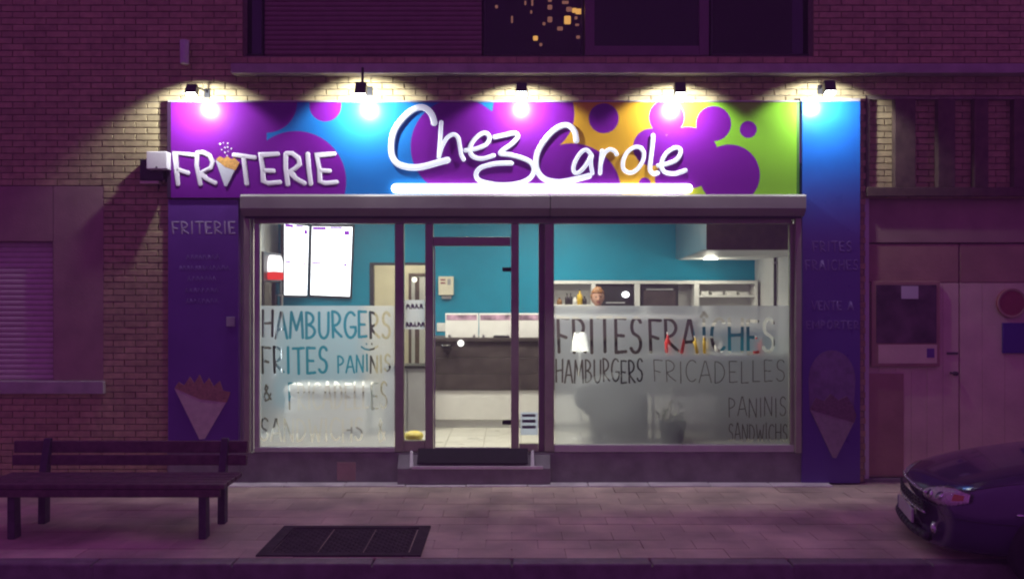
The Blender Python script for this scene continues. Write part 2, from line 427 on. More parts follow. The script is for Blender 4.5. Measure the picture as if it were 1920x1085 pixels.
lay_bricks(XL, XR, 0.0, 5.1, YB, OPS, prio)
YRB = 0.13
lay_bricks(op_r[0], op_r[1], op_r[2] + .02, op_r[3], YRB, [], prio)
cells.sort(key=lambda c: c[4])
small = MB()
back_recess = box('recess_wall', op_r[0] - .05, op_r[1] + .05, YRB + .008, YRB + .1, op_r[2] - .05, op_r[3] + .05, M['mortar'], bld, 0)
ni = 0
for (x, Y, z, L, p) in cells:
    if ni < 296 and p < 4:
        obj('brick', brick_mesh(L), M['brick'], back_recess if Y > .1 else wallo, loc=(x + random.uniform(-.001, .001), Y + random.uniform(-.0025, .0015), z)); ni += 1
    else:
        e = random.uniform(-.002, .002)
        small.box(x - L / 2, x + L / 2, Y - .011 + e, Y + .02, z - (CH - GP) / 2, z + (CH - GP) / 2)
small.build('brickwork', M['brick'], wallo, 0, kind='stuff')

# left window: plain surround, closed roller shutter, sill
lw = thing('shuttered_window', 'ground floor window with its pale roller shutter closed, left of the shop', 'window', (op_l[0], YB, op_l[2]))
ys = YB + .05
sh_r, sh_t, sh_b = PX(105, ys), PZ(453, ys), PZ(712, ys)
m = MB().box(sh_r, op_l[1], ys - .06, ys + .2, sh_b, op_l[3]).box(op_l[0], sh_r, ys - .06, ys + .2, sh_t, op_l[3]); m.build('surround', M['surround'], lw, .005)
nS = 26; ph = (sh_t - sh_b) / nS
sl = MB().prism([(0, 0.0, 0), (0, -.010, ph * .25), (0, -.012, ph * .6), (0, -.004, ph * .96), (0, .006, ph * .96), (0, .006, 0)], (sh_r - op_l[0], 0, 0)).mesh('slat')
sl.materials.append(M['slat'])
box('shutter_back', op_l[0], sh_r, ys + .03, ys + .2, sh_b, sh_t, M['dark_room'], lw, 0)
for i in range(nS): obj('slat', sl, M['slat'], lw, loc=(op_l[0], ys + .02, sh_b + i * ph))
box('sill', op_l[0], op_l[1] + .02, YB - .06, YB + .2, PZ(737, YB), sh_b - .002, M['concrete'], lw, .008)

# ledge over the shop
ledge = box('ledge', PX(432, -.1), XR, -0.10, YB + .02, PZ(137, -.1), PZ(119, -.1), M['concrete'], bld, .008)

# upstairs row: closed shutter, dark panes, frames
YU = YB + .13
uw = thing('upstairs_shutter', 'brown roller shutter closed over the upstairs window, left of the amber reflections', 'shutter', (PX(495, YU), YU, PZ(105, YU)))
ph = 0.05; n = 30
sl2 = MB().prism([(0, 0, 0), (0, -.010, ph * .3), (0, -.010, ph * .65), (0, -.003, ph * .96), (0, .01, ph * .96), (0, .01, 0)], (PX(903, YU) - PX(497, YU), 0, 0)).mesh('slat')
sl2.materials.append(M['slat_brown'])
for i in range(n): obj('slat', sl2, M['slat_brown'], uw, loc=(PX(497, YU), YU, PZ(104, YU) + i * ph))
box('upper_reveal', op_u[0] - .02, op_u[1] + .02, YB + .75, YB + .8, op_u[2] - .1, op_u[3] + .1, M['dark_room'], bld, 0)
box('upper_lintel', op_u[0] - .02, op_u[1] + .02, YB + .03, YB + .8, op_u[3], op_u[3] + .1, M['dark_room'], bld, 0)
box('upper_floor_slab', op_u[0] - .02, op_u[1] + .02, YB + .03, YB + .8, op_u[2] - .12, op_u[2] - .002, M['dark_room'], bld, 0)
def upwin(label, a, b, fm, inner, pane_mat):
    t = thing('upstairs_window', label, 'window', (PX(a, YU), YU, PZ(105, YU)))
    zb, zt = PZ(104, YU), PZ(-320, YU); xa, xb = PX(a, YU) + .004, PX(b, YU) - .004; fw = inner * .0055
    box('frame_post', xa, xa + fw, YU, YU + .06, zb, zt, fm, t, .004); box('frame_post', xb - fw, xb, YU, YU + .06, zb, zt, fm, t, .004)
    box('bottom_rail', xa + fw + .001, xb - fw - .001, YU + .001, YU + .06, zb, zb + fw, fm, t, .004)
    box('pane', xa + fw, xb - fw, YU + .03, YU + .036, zb + fw, zt, pane_mat, t, 0)
    return t
M['blue_pane'] = glass_mat('blue_dark_glass', (0.16, 0.14, 0.20))
upwin('dark upstairs window pane with amber reflections modelled as glowing blocks behind it', 906, 1094, M['black'], 3, M['glass_dark'])
upwin('upstairs window in a broad dull violet frame, right of the amber reflections', 1096, 1330, M['frame_dark'], 18, M['glass_dark'])
upwin('dark bluish upstairs window beside the bare wall, rightmost upstairs', 1332, 1522, M['black'], 3, M['blue_pane'])
upwin('narrow dark upstairs pane beside the brown shutter', 457, 493, M['black'], 3, M['blue_pane'])
# amber reflections in the dark pane, modelled as glowing blocks behind it
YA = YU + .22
am = thing('amber_reflection_cluster', 'amber reflections in the dark upstairs window, built as small glowing blocks behind it', 'lights', P(1060, 10, YA))
M['amber'] = emis('amber_glint_glow', (1.0, 0.50, 0.10), 3.2); M['amber_dim'] = emis('amber_glint_glow_dim', (1.0, 0.42, 0.24), 0.9)
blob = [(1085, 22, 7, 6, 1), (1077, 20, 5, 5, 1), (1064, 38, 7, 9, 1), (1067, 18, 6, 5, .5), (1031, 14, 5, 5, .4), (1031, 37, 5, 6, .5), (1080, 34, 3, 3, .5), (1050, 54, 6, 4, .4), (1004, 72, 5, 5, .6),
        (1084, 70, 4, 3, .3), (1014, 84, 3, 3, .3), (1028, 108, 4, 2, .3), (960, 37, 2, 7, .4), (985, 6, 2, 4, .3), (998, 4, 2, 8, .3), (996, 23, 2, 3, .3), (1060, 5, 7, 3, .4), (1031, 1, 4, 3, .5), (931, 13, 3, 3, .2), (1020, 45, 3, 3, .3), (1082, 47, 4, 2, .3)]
added_cord = MB().tube([P(1064, -60, YA + .02), P(1064, 18, YA + .02), P(1031, 37, YA + .02), P(1004, 72, YA + .02), P(1028, 108, YA + .02)], .004, 6)
added_cord.build('added_cord', M['black'], am)
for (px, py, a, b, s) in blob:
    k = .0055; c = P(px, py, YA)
    o = box('amber_glint', c[0] - a * k * .9, c[0] + a * k * .9, c[1] - .012, c[1] + .012, c[2] - b * k * .9, c[2] + b * k * .9, M['amber'] if s > .55 else M['amber_dim'], am, min(a, b) * k * .35)

# recess posts above the gate
rp = [(1677, 1716), (1758, 1790), (1826, 1852), (1900, 1925), (1975, 2000)]
for a, b in rp: box('timber_post', PX(a, .05), PX(b, .05), YB - .025, YRB - .014, op_r[2] + .03, op_r[3], M['timber'], bld, .006)
box('recess_sill', op_r[0], op_r[1], YB - .05, YRB, PZ(368, YB - .05), op_r[2] + .028, M['timber'], bld, .006)
box('recess_frame', op_r[0], PX(1630, YB), YB - .01, YRB - .014, op_r[2] + .03, op_r[3], M['timber'], bld, .004)
# vent stub on the wall
vp = thing('vent_pipe', 'short pale vent pipe stub on the dark wall above the sign', 'pipe', P(346, 120, YB - .06))
MB().cyl(P(346, 120, YB - .06), P(346, 76, YB - .06), .042, .046, 16).build('pipe', M['grey_wall'], vp, .003, smooth=False)
MB().box(PX(341, YB), PX(351, YB), YB - .05, YB + .01, PZ(92, YB), PZ(88, YB)).build('bracket', M['black'], vp)

# gate at the right
YG = YB + .06
gt = thing('double_gate', 'pale double gate with two leaves at the right of the shop', 'gate', (op_g[0], YG, 0))
gx0, gxm, gx1 = op_g[0], PX(1800, YG), op_g[1]; gz = op_g[3]
box('top_board', gx0, gx1, YG, YG + .1, PZ(455, YG), gz - .01, M['surround'], gt, .006)
zt = PZ(457, YG)
for nm, a, b in (('leaf', gx0 + .012, gxm - .006), ('leaf', gxm + .006, gx1)):
    lf = box(nm, a, b, YG + .03, YG + .1, 0.03, zt, M['gate'], gt, .004)
    box('upper_board', a + .004, b - .004, YG + .012, YG + .031, PZ(529, YG), zt - .004, M['gate_warm'], lf, .004)
    nb = 6
    for i in range(nb):
        u = a + (b - a) * i / nb; v = a + (b - a) * (i + 1) / nb
        warm = (a < gxm - .1 and i < 3)
        box('board', u + .0008, v - .0008, YG + .012 + random.uniform(0, .002), YG + .031, .05, PZ(531, YG), M['gate'], lf, .003)
box('side_board', gx0 + .014, PX(1695, YG), YG + .004, YG + .0125, .05, PZ(700, YG), M['gate_warm'], gt, .003)
hp = P(1793, 700, YG - .02)
MB().cyl((hp[0], YG - .03, hp[2]), (hp[0], YG + .02, hp[2]), .022).build('lock', M['iron'], gt, .003)
MB().cyl((hp[0], YG - .03, hp[2]), (hp[0] - .07, YG - .03, hp[2] + .01), .010).build('handle', M['iron'], gt, .003)
MB().box(hp[0] - .08, hp[0] + .03, YG - .0, YG + .013, PZ(664, YG), PZ(660, YG)).build('bolt', M['iron'], gt)
box('gate_backing', gx0 - .05, gx1 + .05, YG + .15, YG + .2, 0, gz + .05, M['dark_room'], gt, 0)
box('threshold', gx0, gx1, YG - .04, YG + .149, -.05, .026, M['plinth'], gt, .004)
# poster board on the gate
M['poster'] = mat('poster_print', (0.10, 0.05, 0.08), 0.45, var=0.6, scale=5, detail=6)
pb = thing('poster_board', 'framed dark poster with a pale caption strip fixed to the gate', 'poster', P(1698, 687, YG))
pbox('frame', 1634, 527, 1763, 687, YG - .03, .03, M['gate_warm'], pb, .006)
pbox('picture', 1643, 534, 1756, 643, YG - .036, .005, M['poster'], pb, .001)
pbox('pale_patch', 1690, 536, 1722, 560, YG - .039, .002, M['grey_wall'], pb, 0)
pbox('caption', 1647, 646, 1757, 681, YG - .036, .005, M['gate'], pb, .001)
pbox('logo', 1738, 653, 1752, 670, YG - .039, .002, M['panel_left'], pb, 0)
M['sign_red'] = mat('faded_red_sign', (0.27, 0.05, 0.07), 0.5, var=0.12); M['sign_blue'] = mat('deep_blue_sign', (0.05, 0.02, 0.22), 0.45, var=0.1)
rs = thing('round_sign', 'round dark red sign on the gate above the blue plate', 'sign', P(1898, 568, YG))
c = P(1898, 568, YG - .02)
MB().lathe((c[0], 0, c[2]), [(0, YG - .018), (.142, YG - .018), (.150, YG - .014), (.150, YG + .012)], 40, 'y').build('disc', M['sign_red'], rs)
MB().lathe((c[0], 0, c[2]), [(.128, YG - .019), (.132, YG - .024), (.150, YG - .024), (.153, YG - .018)], 40, 'y').build('rim', M['gate_warm'], rs)
bs = pbox('blue_plate', 1881, 605, 1950, 662, YG - .014, .026, M['sign_blue'], None, .004); tag(bs, 'dark blue rectangular plate on the gate under the round sign', 'sign')
# plinth under the shop front
box('plinth', X0, X1, 0.0, .3, 0, PZ(848, 0), M['plinth'], bld, .006)
box('plinth_tile', PX(632, 0), PX(667, 0), -.006, .01, PZ(900, 0), PZ(866, 0), M['surround'], bld, .003)
# ------------------------------------------------------------------ shop sign with bubbles
YS = -0.04
def sign_mat():
    m = bpy.data.materials.new('bubble_sign_print'); m.use_nodes = True; nt = m.node_tree; N = nt.nodes; L = nt.links; b = N['Principled BSDF']
    b.inputs['Roughness'].default_value = 0.30; b.inputs['Specular IOR Level'].default_value = 0.42
    geo = N.new('ShaderNodeNewGeometry'); sep = N.new('ShaderNodeSeparateXYZ'); L.new(geo.outputs['Position'], sep.inputs[0])
    com = N.new('ShaderNodeCombineXYZ'); L.new(sep.outputs[0], com.inputs[0]); L.new(sep.outputs[2], com.inputs[1])
    k = (D + YS) / F
    circles = [(500, 192, 57), (555, 340, 94), (610, 198, 30), (860, 275, 90), (1000, 213, 77), (930, 300, 92), (990, 310, 62), (1072, 362, 93), (1132, 222, 28), (1250, 220, 33), (1338, 232, 33),
               (1403, 243, 16), (1368, 328, 57), (1290, 296, 58), (1222, 276, 35), (1209, 344, 11), (1262, 336, 34)]
    prev = None
    def math_(op, a, bb, v=None):
        n = N.new('ShaderNodeMath'); n.operation = op
        for i, s in enumerate((a, bb)):
            if isinstance(s, (int, float)): n.inputs[i].default_value = s
            else: L.new(s, n.inputs[i])
        return n.outputs[0]
    lin = math_('SUBTRACT', PX(500, YS), sep.outputs[0]); prev = lin           # left violet field
    for (cx, cy, r) in circles:
        d = N.new('ShaderNodeVectorMath'); d.operation = 'DISTANCE'; L.new(com.outputs[0], d.inputs[0]); d.inputs[1].default_value = (PX(cx, YS), PZ(cy, YS), 0)
        prev = math_('MAXIMUM', prev, math_('SUBTRACT', r * k, d.outputs['Value']))
    mask = N.new('ShaderNodeMapRange'); mask.inputs[1].default_value = -.003; mask.inputs[2].default_value = .003; L.new(prev, mask.inputs[0])
    mr = N.new('ShaderNodeMapRange'); mr.inputs[1].default_value = PX(300, YS); mr.inputs[2].default_value = PX(1500, YS); L.new(sep.outputs[0], mr.inputs[0])
    ramp = N.new('ShaderNodeValToRGB'); L.new(mr.outputs[0], ramp.inputs[0]); e = ramp.color_ramp.elements
    def pos(px): return (px - 300) / 1200
    blue = (0.012, 0.17, 0.50, 1); yel = (0.66, 0.36, 0.025, 1); grn = (0.25, 0.58, 0.035, 1)
    e[0].position = pos(1042); e[0].color = blue; e[1].position = pos(1050); e[1].color = yel
    a = e.new(pos(1270)); a.color = yel; a = e.new(pos(1330)); a.color = grn
    mx = N.new('ShaderNodeMix'); mx.data_type = 'RGBA'; L.new(mask.outputs[0], mx.inputs[0]); L.new(ramp.outputs[0], mx.inputs[6]); mx.inputs[7].default_value = (0.175, 0.012, 0.285, 1)
    L.new(mx.outputs[2], b.inputs['Base Color'])
    return m
M['sign'] = sign_mat()
sg = thing('shop_sign', 'long bubble patterned shop sign in violet, blue, yellow and green over the shop', 'sign', P(904, 370, YS))
zt, zb = PZ(192, YS), PZ(371, YS)
box('panel', PX(320, YS), PX(1494, YS), YS, YB - .012, zb, zt, M['sign'], sg, .003)
box('end_cap', PX(313, YS), PX(320, YS) - .001, YS + .004, YB - .012, zb, zt + .006, M['cut_edge'], sg, .003)
M['green_edge'] = mat('green_panel_edge', (0.05, 0.20, 0.02), 0.5)
box('end_cap', PX(1494, YS) + .001, PX(1499, YS), YS + .004, YB - .012, zb, zt + .004, M['green_edge'], sg, .003)
box('top_trim', PX(313, YS), PX(1499, YS), YS + .012, YB - .014, zt + .007, zt + .022, M['alu_pale'], sg, .003)
# FRITERIE letters
for nm, st in [('F', [[(363, 291), (329, 287), (334, 346)], [(332, 318), (353, 325)]]),
               ('R', [[(370, 289), (369, 310), (376, 346)], [(370, 287), (380, 286), (393, 292), (399, 304), (396, 315), (385, 321), (376, 323), (388, 336), (404, 344)]]),
               ('T', [[(439, 291), (478, 296)], [(457, 294), (463, 345)]]),
               ('E', [[(521, 289), (489, 291), (493, 318), (494, 340), (503, 344), (525, 342)], [(494, 320), (513, 321)]]),
               ('R', [[(536, 289), (536, 315), (540, 346)], [(537, 288), (548, 288), (560, 297), (562, 308), (553, 317), (543, 321), (555, 335), (571, 344)]]),
               ('I', [[(577, 289), (579, 315), (583, 345)]]),
               ('E', [[(627, 289), (594, 291), (599, 318), (600, 340), (610, 344), (631, 342)], [(600, 320), (618, 321)]])]:
    letter('letter', st, 4.3, YS, .009, M['letter'], sg)
def cone(parent, pts, fr_pts, mc, mf, Y, nf=0, ex=None):
    MB().prism([P(a, b, Y) for a, b in pts], (0, .012, 0)).build('paper_cone', mc, parent)
    MB().prism([P(a, b, Y - .002) for a, b in fr_pts], (0, .010, 0)).build('fries', mf, parent)
cone(sg, [(404, 300), (441, 317), (425, 349), (421, 349)], [(405, 299), (412, 293), (420, 297), (426, 293), (433, 298), (440, 297), (449, 305), (441, 319), (422, 313)], M['cone_white'], M['fries'], YS - .013)
for (a, b, r) in [(413, 270, 2), (427, 269, 1.6), (427, 276, 1.5), (422, 277, 1.5), (434, 279, 1.5), (422, 286, 1.7), (416, 281, 1.3), (428, 284, 1.2), (426, 292, 1.3), (419, 268, 1.0)]:
    c = P(a, b, YS); MB().lathe((c[0], YS, c[2]), [(.0001, -.004), (r * .0053, -.004), (r * .0053, .002)], 10, 'y').build('salt_speck', M['letter'], sg)
# the script lettering
def z3(l): return [(700 + a / 4, 130 + b / 4) for a, b in l]
def z4(l): return [(1100 + a * .29167, 130 + b * .29167) for a, b in l]
script = thing('script_lettering', 'raised white handwritten name with an underline light bar on the bubble sign', 'lettering', P(1015, 362, YS))
for nm, r, st in [
 ('C', 6.6, [z3([(458, 405), (440, 345), (400, 300), (350, 287), (290, 310), (220, 372), (160, 460), (137, 560), (143, 650), (180, 708), (250, 733), (320, 738), (400, 725), (480, 702), (558, 682)])]),
 ('h', 4.4, [z3([(510, 400), (505, 480), (498, 580), (492, 660)]), z3([(492, 660), (512, 590), (550, 520), (600, 490), (635, 515), (650, 580), (660, 640), (678, 678)])]),
 ('e', 4.8, [z3([(692, 610), (760, 600), (840, 570), (870, 520), (845, 482), (800, 492), (748, 542), (724, 600), (742, 650), (800, 672), (860, 662), (902, 648)])]),
 ('z', 5.0, [z3([(908, 512), (980, 497), (1060, 482), (1082, 510), (1040, 560), (970, 610), (955, 635), (1020, 643), (1110, 665), (1180, 700), (1205, 760), (1170, 820), (1080, 858), (960, 868), (850, 853), (785, 825), (772, 780), (810, 737), (900, 712), (980, 706), (1036, 706)])]),
 ('C', 6.0, [z3([(1522, 538), (1510, 470), (1470, 427), (1420, 424), (1350, 462), (1280, 540), (1234, 620), (1219, 700), (1234, 770), (1282, 822), (1370, 846), (1460, 838), (1550, 818), (1618, 800)])]),
 ('a', 4.4, [z3([(1636, 645), (1600, 607), (1560, 622), (1520, 680), (1500, 740), (1512, 778), (1550, 768), (1600, 712), (1636, 645), (1630, 700), (1642, 780)])]),
 ('r', 4.4, [z3([(1715, 612), (1705, 700), (1700, 780)]), z3([(1703, 715), (1730, 635), (1770, 603), (1810, 617), (1824, 640)])]),
 ('o', 4.4, [z4([(350, 508), (310, 502), (262, 532), (234, 590), (238, 645), (280, 666), (328, 640), (362, 582), (364, 532), (342, 506)])]),
 ('l', 4.8, [z4([(425, 427), (420, 500), (411, 580), (406, 645), (428, 672), (455, 668)])]),
 ('e', 4.6, [z4([(458, 620), (520, 608), (580, 580), (604, 532), (588, 508), (550, 513), (502, 552), (478, 620), (502, 662), (560, 672), (610, 660), (634, 651)])])]:
    letter('letter', st, r * .89, YS - .008, .022, M['script_glow'], script, smooth=True)
letter('light_bar', [[(743, 354), (1289, 354)]], 8.6, YS - .006, .06, M['ledbar'], script)

# side panels
YP = -0.02
lp = thing('left_side_panel', 'tall dark violet side panel with a fries cone and menu print, left of the window', 'sign panel', P(380, 832, YP))
pbox('panel', 315, 374, 447, 832, YP, YB - YP - .012, M['panel_left'], lp, .003)
pbox('knob_plate', 424, 594, 440, 612, YP - .012, .012, M['grey'], lp, .004)
for c, st_ in lay('FRITERIE', 323, 441, 416, 438, gap=.22): ribbon('letter', st_, 1.5, YP - .001, M['print_pale'], lp)
def squiggle(px0, px1, y, seed):
    rr = random.Random(seed); out = []; x = px0
    while x < px1:
        wd = rr.uniform(4, 7); out.append([(x, y + rr.uniform(-1, 1)), (x + wd * .4, y - 8), (x + wd * .6, y - rr.uniform(0, 8)), (x + wd, y)]); x += wd + rr.uniform(1.5, 3)
    return out
for i, (a, b, y) in enumerate([(350, 408, 486), (337, 425, 506), (352, 406, 526), (348, 404, 548), (350, 408, 568)]):
    ribbon('menu_line', squiggle(a, b, y, i), .7, YP - .001, M['print_dim'], lp)
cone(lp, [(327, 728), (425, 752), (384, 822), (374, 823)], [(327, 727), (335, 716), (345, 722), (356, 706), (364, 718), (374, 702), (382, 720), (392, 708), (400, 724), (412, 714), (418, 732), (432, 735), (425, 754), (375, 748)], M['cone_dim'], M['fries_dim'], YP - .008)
box('base_board', PX(315, YP), PX(447, YP), YP + .01, YB - .012, 0, PZ(834, YP), M['plinth'], lp, .004)
rpn = thing('right_side_panel', 'tall blue side panel with faded print and a fries cone, right of the window', 'sign panel', P(1560, 905, YP))
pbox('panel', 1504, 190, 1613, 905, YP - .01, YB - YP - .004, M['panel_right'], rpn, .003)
YQ = YP - .011
box('cap_strip', PX(1502, YQ), PX(1614, YQ), YQ + .006, YB - .014, PZ(190, YQ) + .001, PZ(184, YQ), M['alu_pale'], rpn, .004)
for t_, a, b, y0, y1 in (('FRITES', 1524, 1596, 453, 471), ('FRAICHES', 1510, 1608, 488, 506), ('VENTE A', 1522, 1600, 565, 581), ('EMPORTER', 1512, 1610, 602, 616)):
    for c, st_ in lay(t_, a, b, y0, y1, gap=.3): ribbon('letter', st_, 1.3, YQ, M['print_dim'], rpn)
MB().prism([P(1560 + 44 * math.cos(t), 712 - 56 * math.sin(t) if math.sin(t) > 0 else 712, YQ - .003) for t in [math.pi * i / 16 for i in range(17)]] + [P(1518, 768, YQ - .003), P(1600, 785, YQ - .003)], (0, .003, 0)).build('faded_round_print', M['print_fade'], rpn)
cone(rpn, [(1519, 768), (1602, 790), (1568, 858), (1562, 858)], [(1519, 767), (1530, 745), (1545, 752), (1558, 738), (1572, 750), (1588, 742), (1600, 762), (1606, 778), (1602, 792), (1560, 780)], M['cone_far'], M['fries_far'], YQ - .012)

# ------------------------------------------------------------------ five flood lamps over the sign
YLp = -0.30
lamps = [(360, 162, 180, 'leftmost flood lamp, above the violet left end of the sign', 58, 0), (677, 158, 181, 'flood lamp above the blue part of the sign, second from the left', 64, 1),
         (978, 160, 179, 'flood lamp above the middle of the sign between the two words', 53, 0), (1275, 158, 181, 'flood lamp above the yellow and green part of the sign', 55, 0),
         (1555, 155, 177, 'rightmost flood lamp, above the tall blue side panel', 57, 0)]
for i, (px, y0, y1, lab, tilt, stem) in enumerate(lamps):
    x = PX(px, YLp); zc = PZ((y0 + y1) / 2, YLp); hz = (PZ(y0, YLp) - PZ(y1, YLp)) / 2
    t = thing('flood_lamp', 'small black ' + lab, 'lamp', (x, YLp, zc), 'flood lamps over the shop sign')
    rm = Matrix.Translation((x, YLp, zc)) @ Matrix.Rotation(math.radians(-(90 - tilt) * .6 ), 4, 'X')
    def rb(name, mb, mt, bev=.004):
        me = mb.mesh(name); me.transform(rm); o = obj(name, me, mt, t); recentre(o)
        if bev: mm = o.modifiers.new('b', 'BEVEL'); mm.width = bev; mm.segments = 2; mm.limit_method = 'ANGLE'
        return o
    rb('housing', MB().prism([(-.052, -.035, hz), (-.057, -.045, -hz * .9), (-.057, .045, -hz * .9), (-.052, .035, hz)], (.108, 0, 0)), M['black'])
    rb('lens', MB().box(-.045, .045, -.036, .036, -hz * .9 - .006, -hz * .9 + .004), M['lens'], 0)
    for f in range(4): rb('cooling_fin', MB().box(-.05, .05, -.03 + f * .018, -.024 + f * .018, hz, hz + .016), M['black'], 0)
    ym = YB - .015
    if stem: MB().tube([(x + .012, YLp + .01, zc + hz), (x + .012, YLp + .02, PZ(136, -.1) + .002), ], .013).build('arm', M['black'], t)
    else: MB().tube([(x + .02, YLp + .02, zc + hz * .6), (x + .03, YLp + .15, zc + hz + .015), (x + .03, ym, zc + hz + .012)], .009).build('arm', M['black'], t)
    MB().box(x - .0, x + .06, ym - .012, ym + .004, zc + hz - .04, zc + hz + .05).build('wall_plate', M['black'], t, .003)
    MB().tube([(x + .05, ym - .01, zc), (x + .09, ym - .012, zc - .03), (x + .16, ym - .01, zc - hz - .01)], .004, 6).build('cable', M['black'], t)
    ld = bpy.data.lights.new('flood_light', 'SPOT'); ld.energy = SPOT_W * (1.0, 1.3, .9, 1.05, .8)[i]; ld.color = (0.93, 0.97, 1.0)
    ld.spot_size = math.radians(143); ld.spot_blend = .20; ld.shadow_soft_size = .025
    lo = bpy.data.objects.new('flood_light', ld); COL.objects.link(lo); lo.parent = t
    lo.location = (0, 0.012, -hz - .03); lo.rotation_euler = (math.radians(tilt), 0, 0)

# ------------------------------------------------------------------ roller shutter housing
YR = -0.15
rsb = thing('roller_shutter_housing', 'long grey roller shutter box between the sign and the shop windows', 'shutter box', P(980, 405, YR))
xa, xb = PX(450, YR), PX(1512, YR); zt, zm, zb = PZ(364, YR), PZ(391, YR), PZ(406, YR)
for nm, a, b in (('cover', xa, PX(1031, YR)), ('cover', PX(1032.5, YR), xb)):
    MB().prism([(a, 0.0, zt + .012), (a, YR + .02, zt), (a, YR, zt - .02), (a, YR, zm), (a, YR + .06, zb + .012), (a, -.02, zb), (a, 0, zb)], (b - a, 0, 0)).build(nm, M['shutter_box'], rsb, .004)
box('bottom_slot', xa + .03, xb - .03, YR + .07, YR + .09, zb - .012, zb + .02, M['black'], rsb, 0)
for px, s in ((463, 1), (1497, -1)):
    box('guide_rail', PX(px, -.05) - .03, PX(px, -.05) + .03, -.06, -.003, PZ(848, -.03), zb - .004, M['alu'], rsb, .006)

# ------------------------------------------------------------------ shop front glazing
sf = thing('glazed_storefront', 'aluminium shop front with a glass door between two large frosted windows', 'shop front', P(980, 848, 0))
zs, zh = PZ(847, 0), PZ(404, 0)
def post(px0, px1, y0=404, y1=846, Y=0.0, dp=.08, mt='alu', nm='mullion', par=None): return pbox(nm, px0, y0, px1, y1, Y, dp, M[mt], par or sf, .005)
pbox('head_rail', 476, 404, 1484, 419, .004, .09, M['alu'], sf, .004)
post(476, 486, 419.5, 838, .012, mt='alu_pale'); post(740, 757, 419.5, 846); post(797, 812, 419.5, 846, -.004); post(958, 973, 419.5, 846, -.004); post(1010, 1021, 419.5, 846, .02, mt='frame_dark'); post(1021.5, 1039, 419.5, 846); post(1482, 1492, 419.5, 838, .012)  # left post paler: light falling on it is put into its colour
pbox('sill_rail', 476, 838.5, 739.5, 847, -.006, .1, M['alu_pale'], sf, .004); pbox('sill_rail', 1039.5, 834, 1492, 847, -.006, .1, M['alu_pale'], sf, .004)
pbox('sill_rail', 757.5, 826, 796.5, 846, .004, .08, M['alu'], sf, .004); pbox('sill_rail', 973.5, 832, 1009.5, 846, .004, .08, M['alu'], sf, .004)
pbox('transom', 812.5, 444, 957.5, 461, .0, .08, M['alu'], sf, .004)
YGp = .045
def pane(nm, a, b, c, d, Y=YGp): return pbox(nm, a, c, b, d, Y, .006, M['glass'], sf, 0)
pl_ = pane('pane', 486.5, 739.5, 420, 838); pane('pane', 757.5, 796.5, 420, 826); pane('pane', 812.5, 957.5, 420, 443.5); pane('pane', 973.5, 1009.5, 420, 831.5); pr_ = pane('pane', 1039.5, 1481.5, 420, 833.5)
dr = pbox('door', 813.5, 462, 957, 838, .03, .012, M['glass'], sf, 0); dr['label'] = 'clear glass shop door'
pbox('door_edge', 813.5, 838.3, 957, 842, .024, .03, M['alu_pale'], dr, .003)
pbox('door_edge', 813.5, 461.5, 816, 838, .024, .024, M['alu_pale'], dr, .002)
for y in (505, 792): pbox('hinge', 942, y - 4, 958, y + 4, .012, .05, M['black'], dr, .003)
# frosted film: rows of strips with the lettering left clear
def film(px0, px1, py0, py1, strokes, parent, Y, holes=()):
    k = (D + Y) / F; cell = .8; segs = []
    for (st_, r) in strokes:
        for a, b in zip(st_, st_[1:]): segs.append((a[0], a[1], b[0], b[1], r))
    mb = MB(); y = py0
    while y < py1:
        ym = y + cell / 2; iv = []
        for (x1, y1, x2, y2, r) in segs:
            if min(y1, y2) - r > ym or max(y1, y2) + r < ym: continue
            for (cx, cy) in ((x1, y1), (x2, y2)):
                q = r * r - (ym - cy) ** 2
                if q > 0: iv.append((cx - q ** .5, cx + q ** .5))
            dx, dy = x2 - x1, y2 - y1; ln = math.hypot(dx, dy)
            if ln < 1e-6: continue
            nx, ny = -dy / ln * r, dx / ln * r; quad = [(x1 + nx, y1 + ny), (x2 + nx, y2 + ny), (x2 - nx, y2 - ny), (x1 - nx, y1 - ny)]; xs = []
            for (ax, ay), (bx, by) in zip(quad, quad[1:] + quad[:1]):
                if (ay <= ym < by) or (by <= ym < ay): xs.append(ax + (ym - ay) / (by - ay) * (bx - ax))
            if len(xs) >= 2: iv.append((min(xs), max(xs)))
        iv.sort(); x = px0; spans = []
        for a, b in iv:
            if a > x: spans.append((x, min(a, px1)))
            x = max(x, b)
        if x < px1: spans.append((x, px1))
        y2_ = min(y + cell, py1)
        for a, b in spans:
            if b - a > .05: mb.quad((PX(a, Y), Y, PZ(y2_, Y)), (PX(b, Y), Y, PZ(y2_, Y)), (PX(b, Y), Y, PZ(y, Y)), (PX(a, Y), Y, PZ(y, Y)))
        y += cell
    me = mb.mesh('film', fix=False); return recentre(obj('frosted_film', me, M['film'], parent))
def words(specs):
    out = []
    for (t_, a, b, y0, y1, r) in specs:
        for c, sts in lay(t_, a, b, y0, y1, gap=.2, jit=2.0):
            for s_ in sts: out.append((s_, r))
    return out
YF = YGp + .0085
left_words = words([('HAMBURGERS', 492, 732, 584, 632, 2.5), ('FRITES', 490, 614, 652, 700, 2.5), ('PANINIS', 633, 732, 666, 697, 1.7), ('&', 494, 508, 722, 752, 1.7), ('FRICADELLES', 541, 726, 717, 766, 1.7), ('SANDWICHS', 488, 680, 785, 826, 1.8), ('&', 708, 722, 786, 828, 1.4)])
left_words += [([(678, 650), (684, 654), (692, 655.5), (700, 654), (708, 649)], 1.6), ([(687, 644), (687.5, 645)], 1.3), ([(697, 644), (697.5, 645)], 1.3)]
film(486.8, 739.2, 573, 837.5, left_words, pl_, YF)
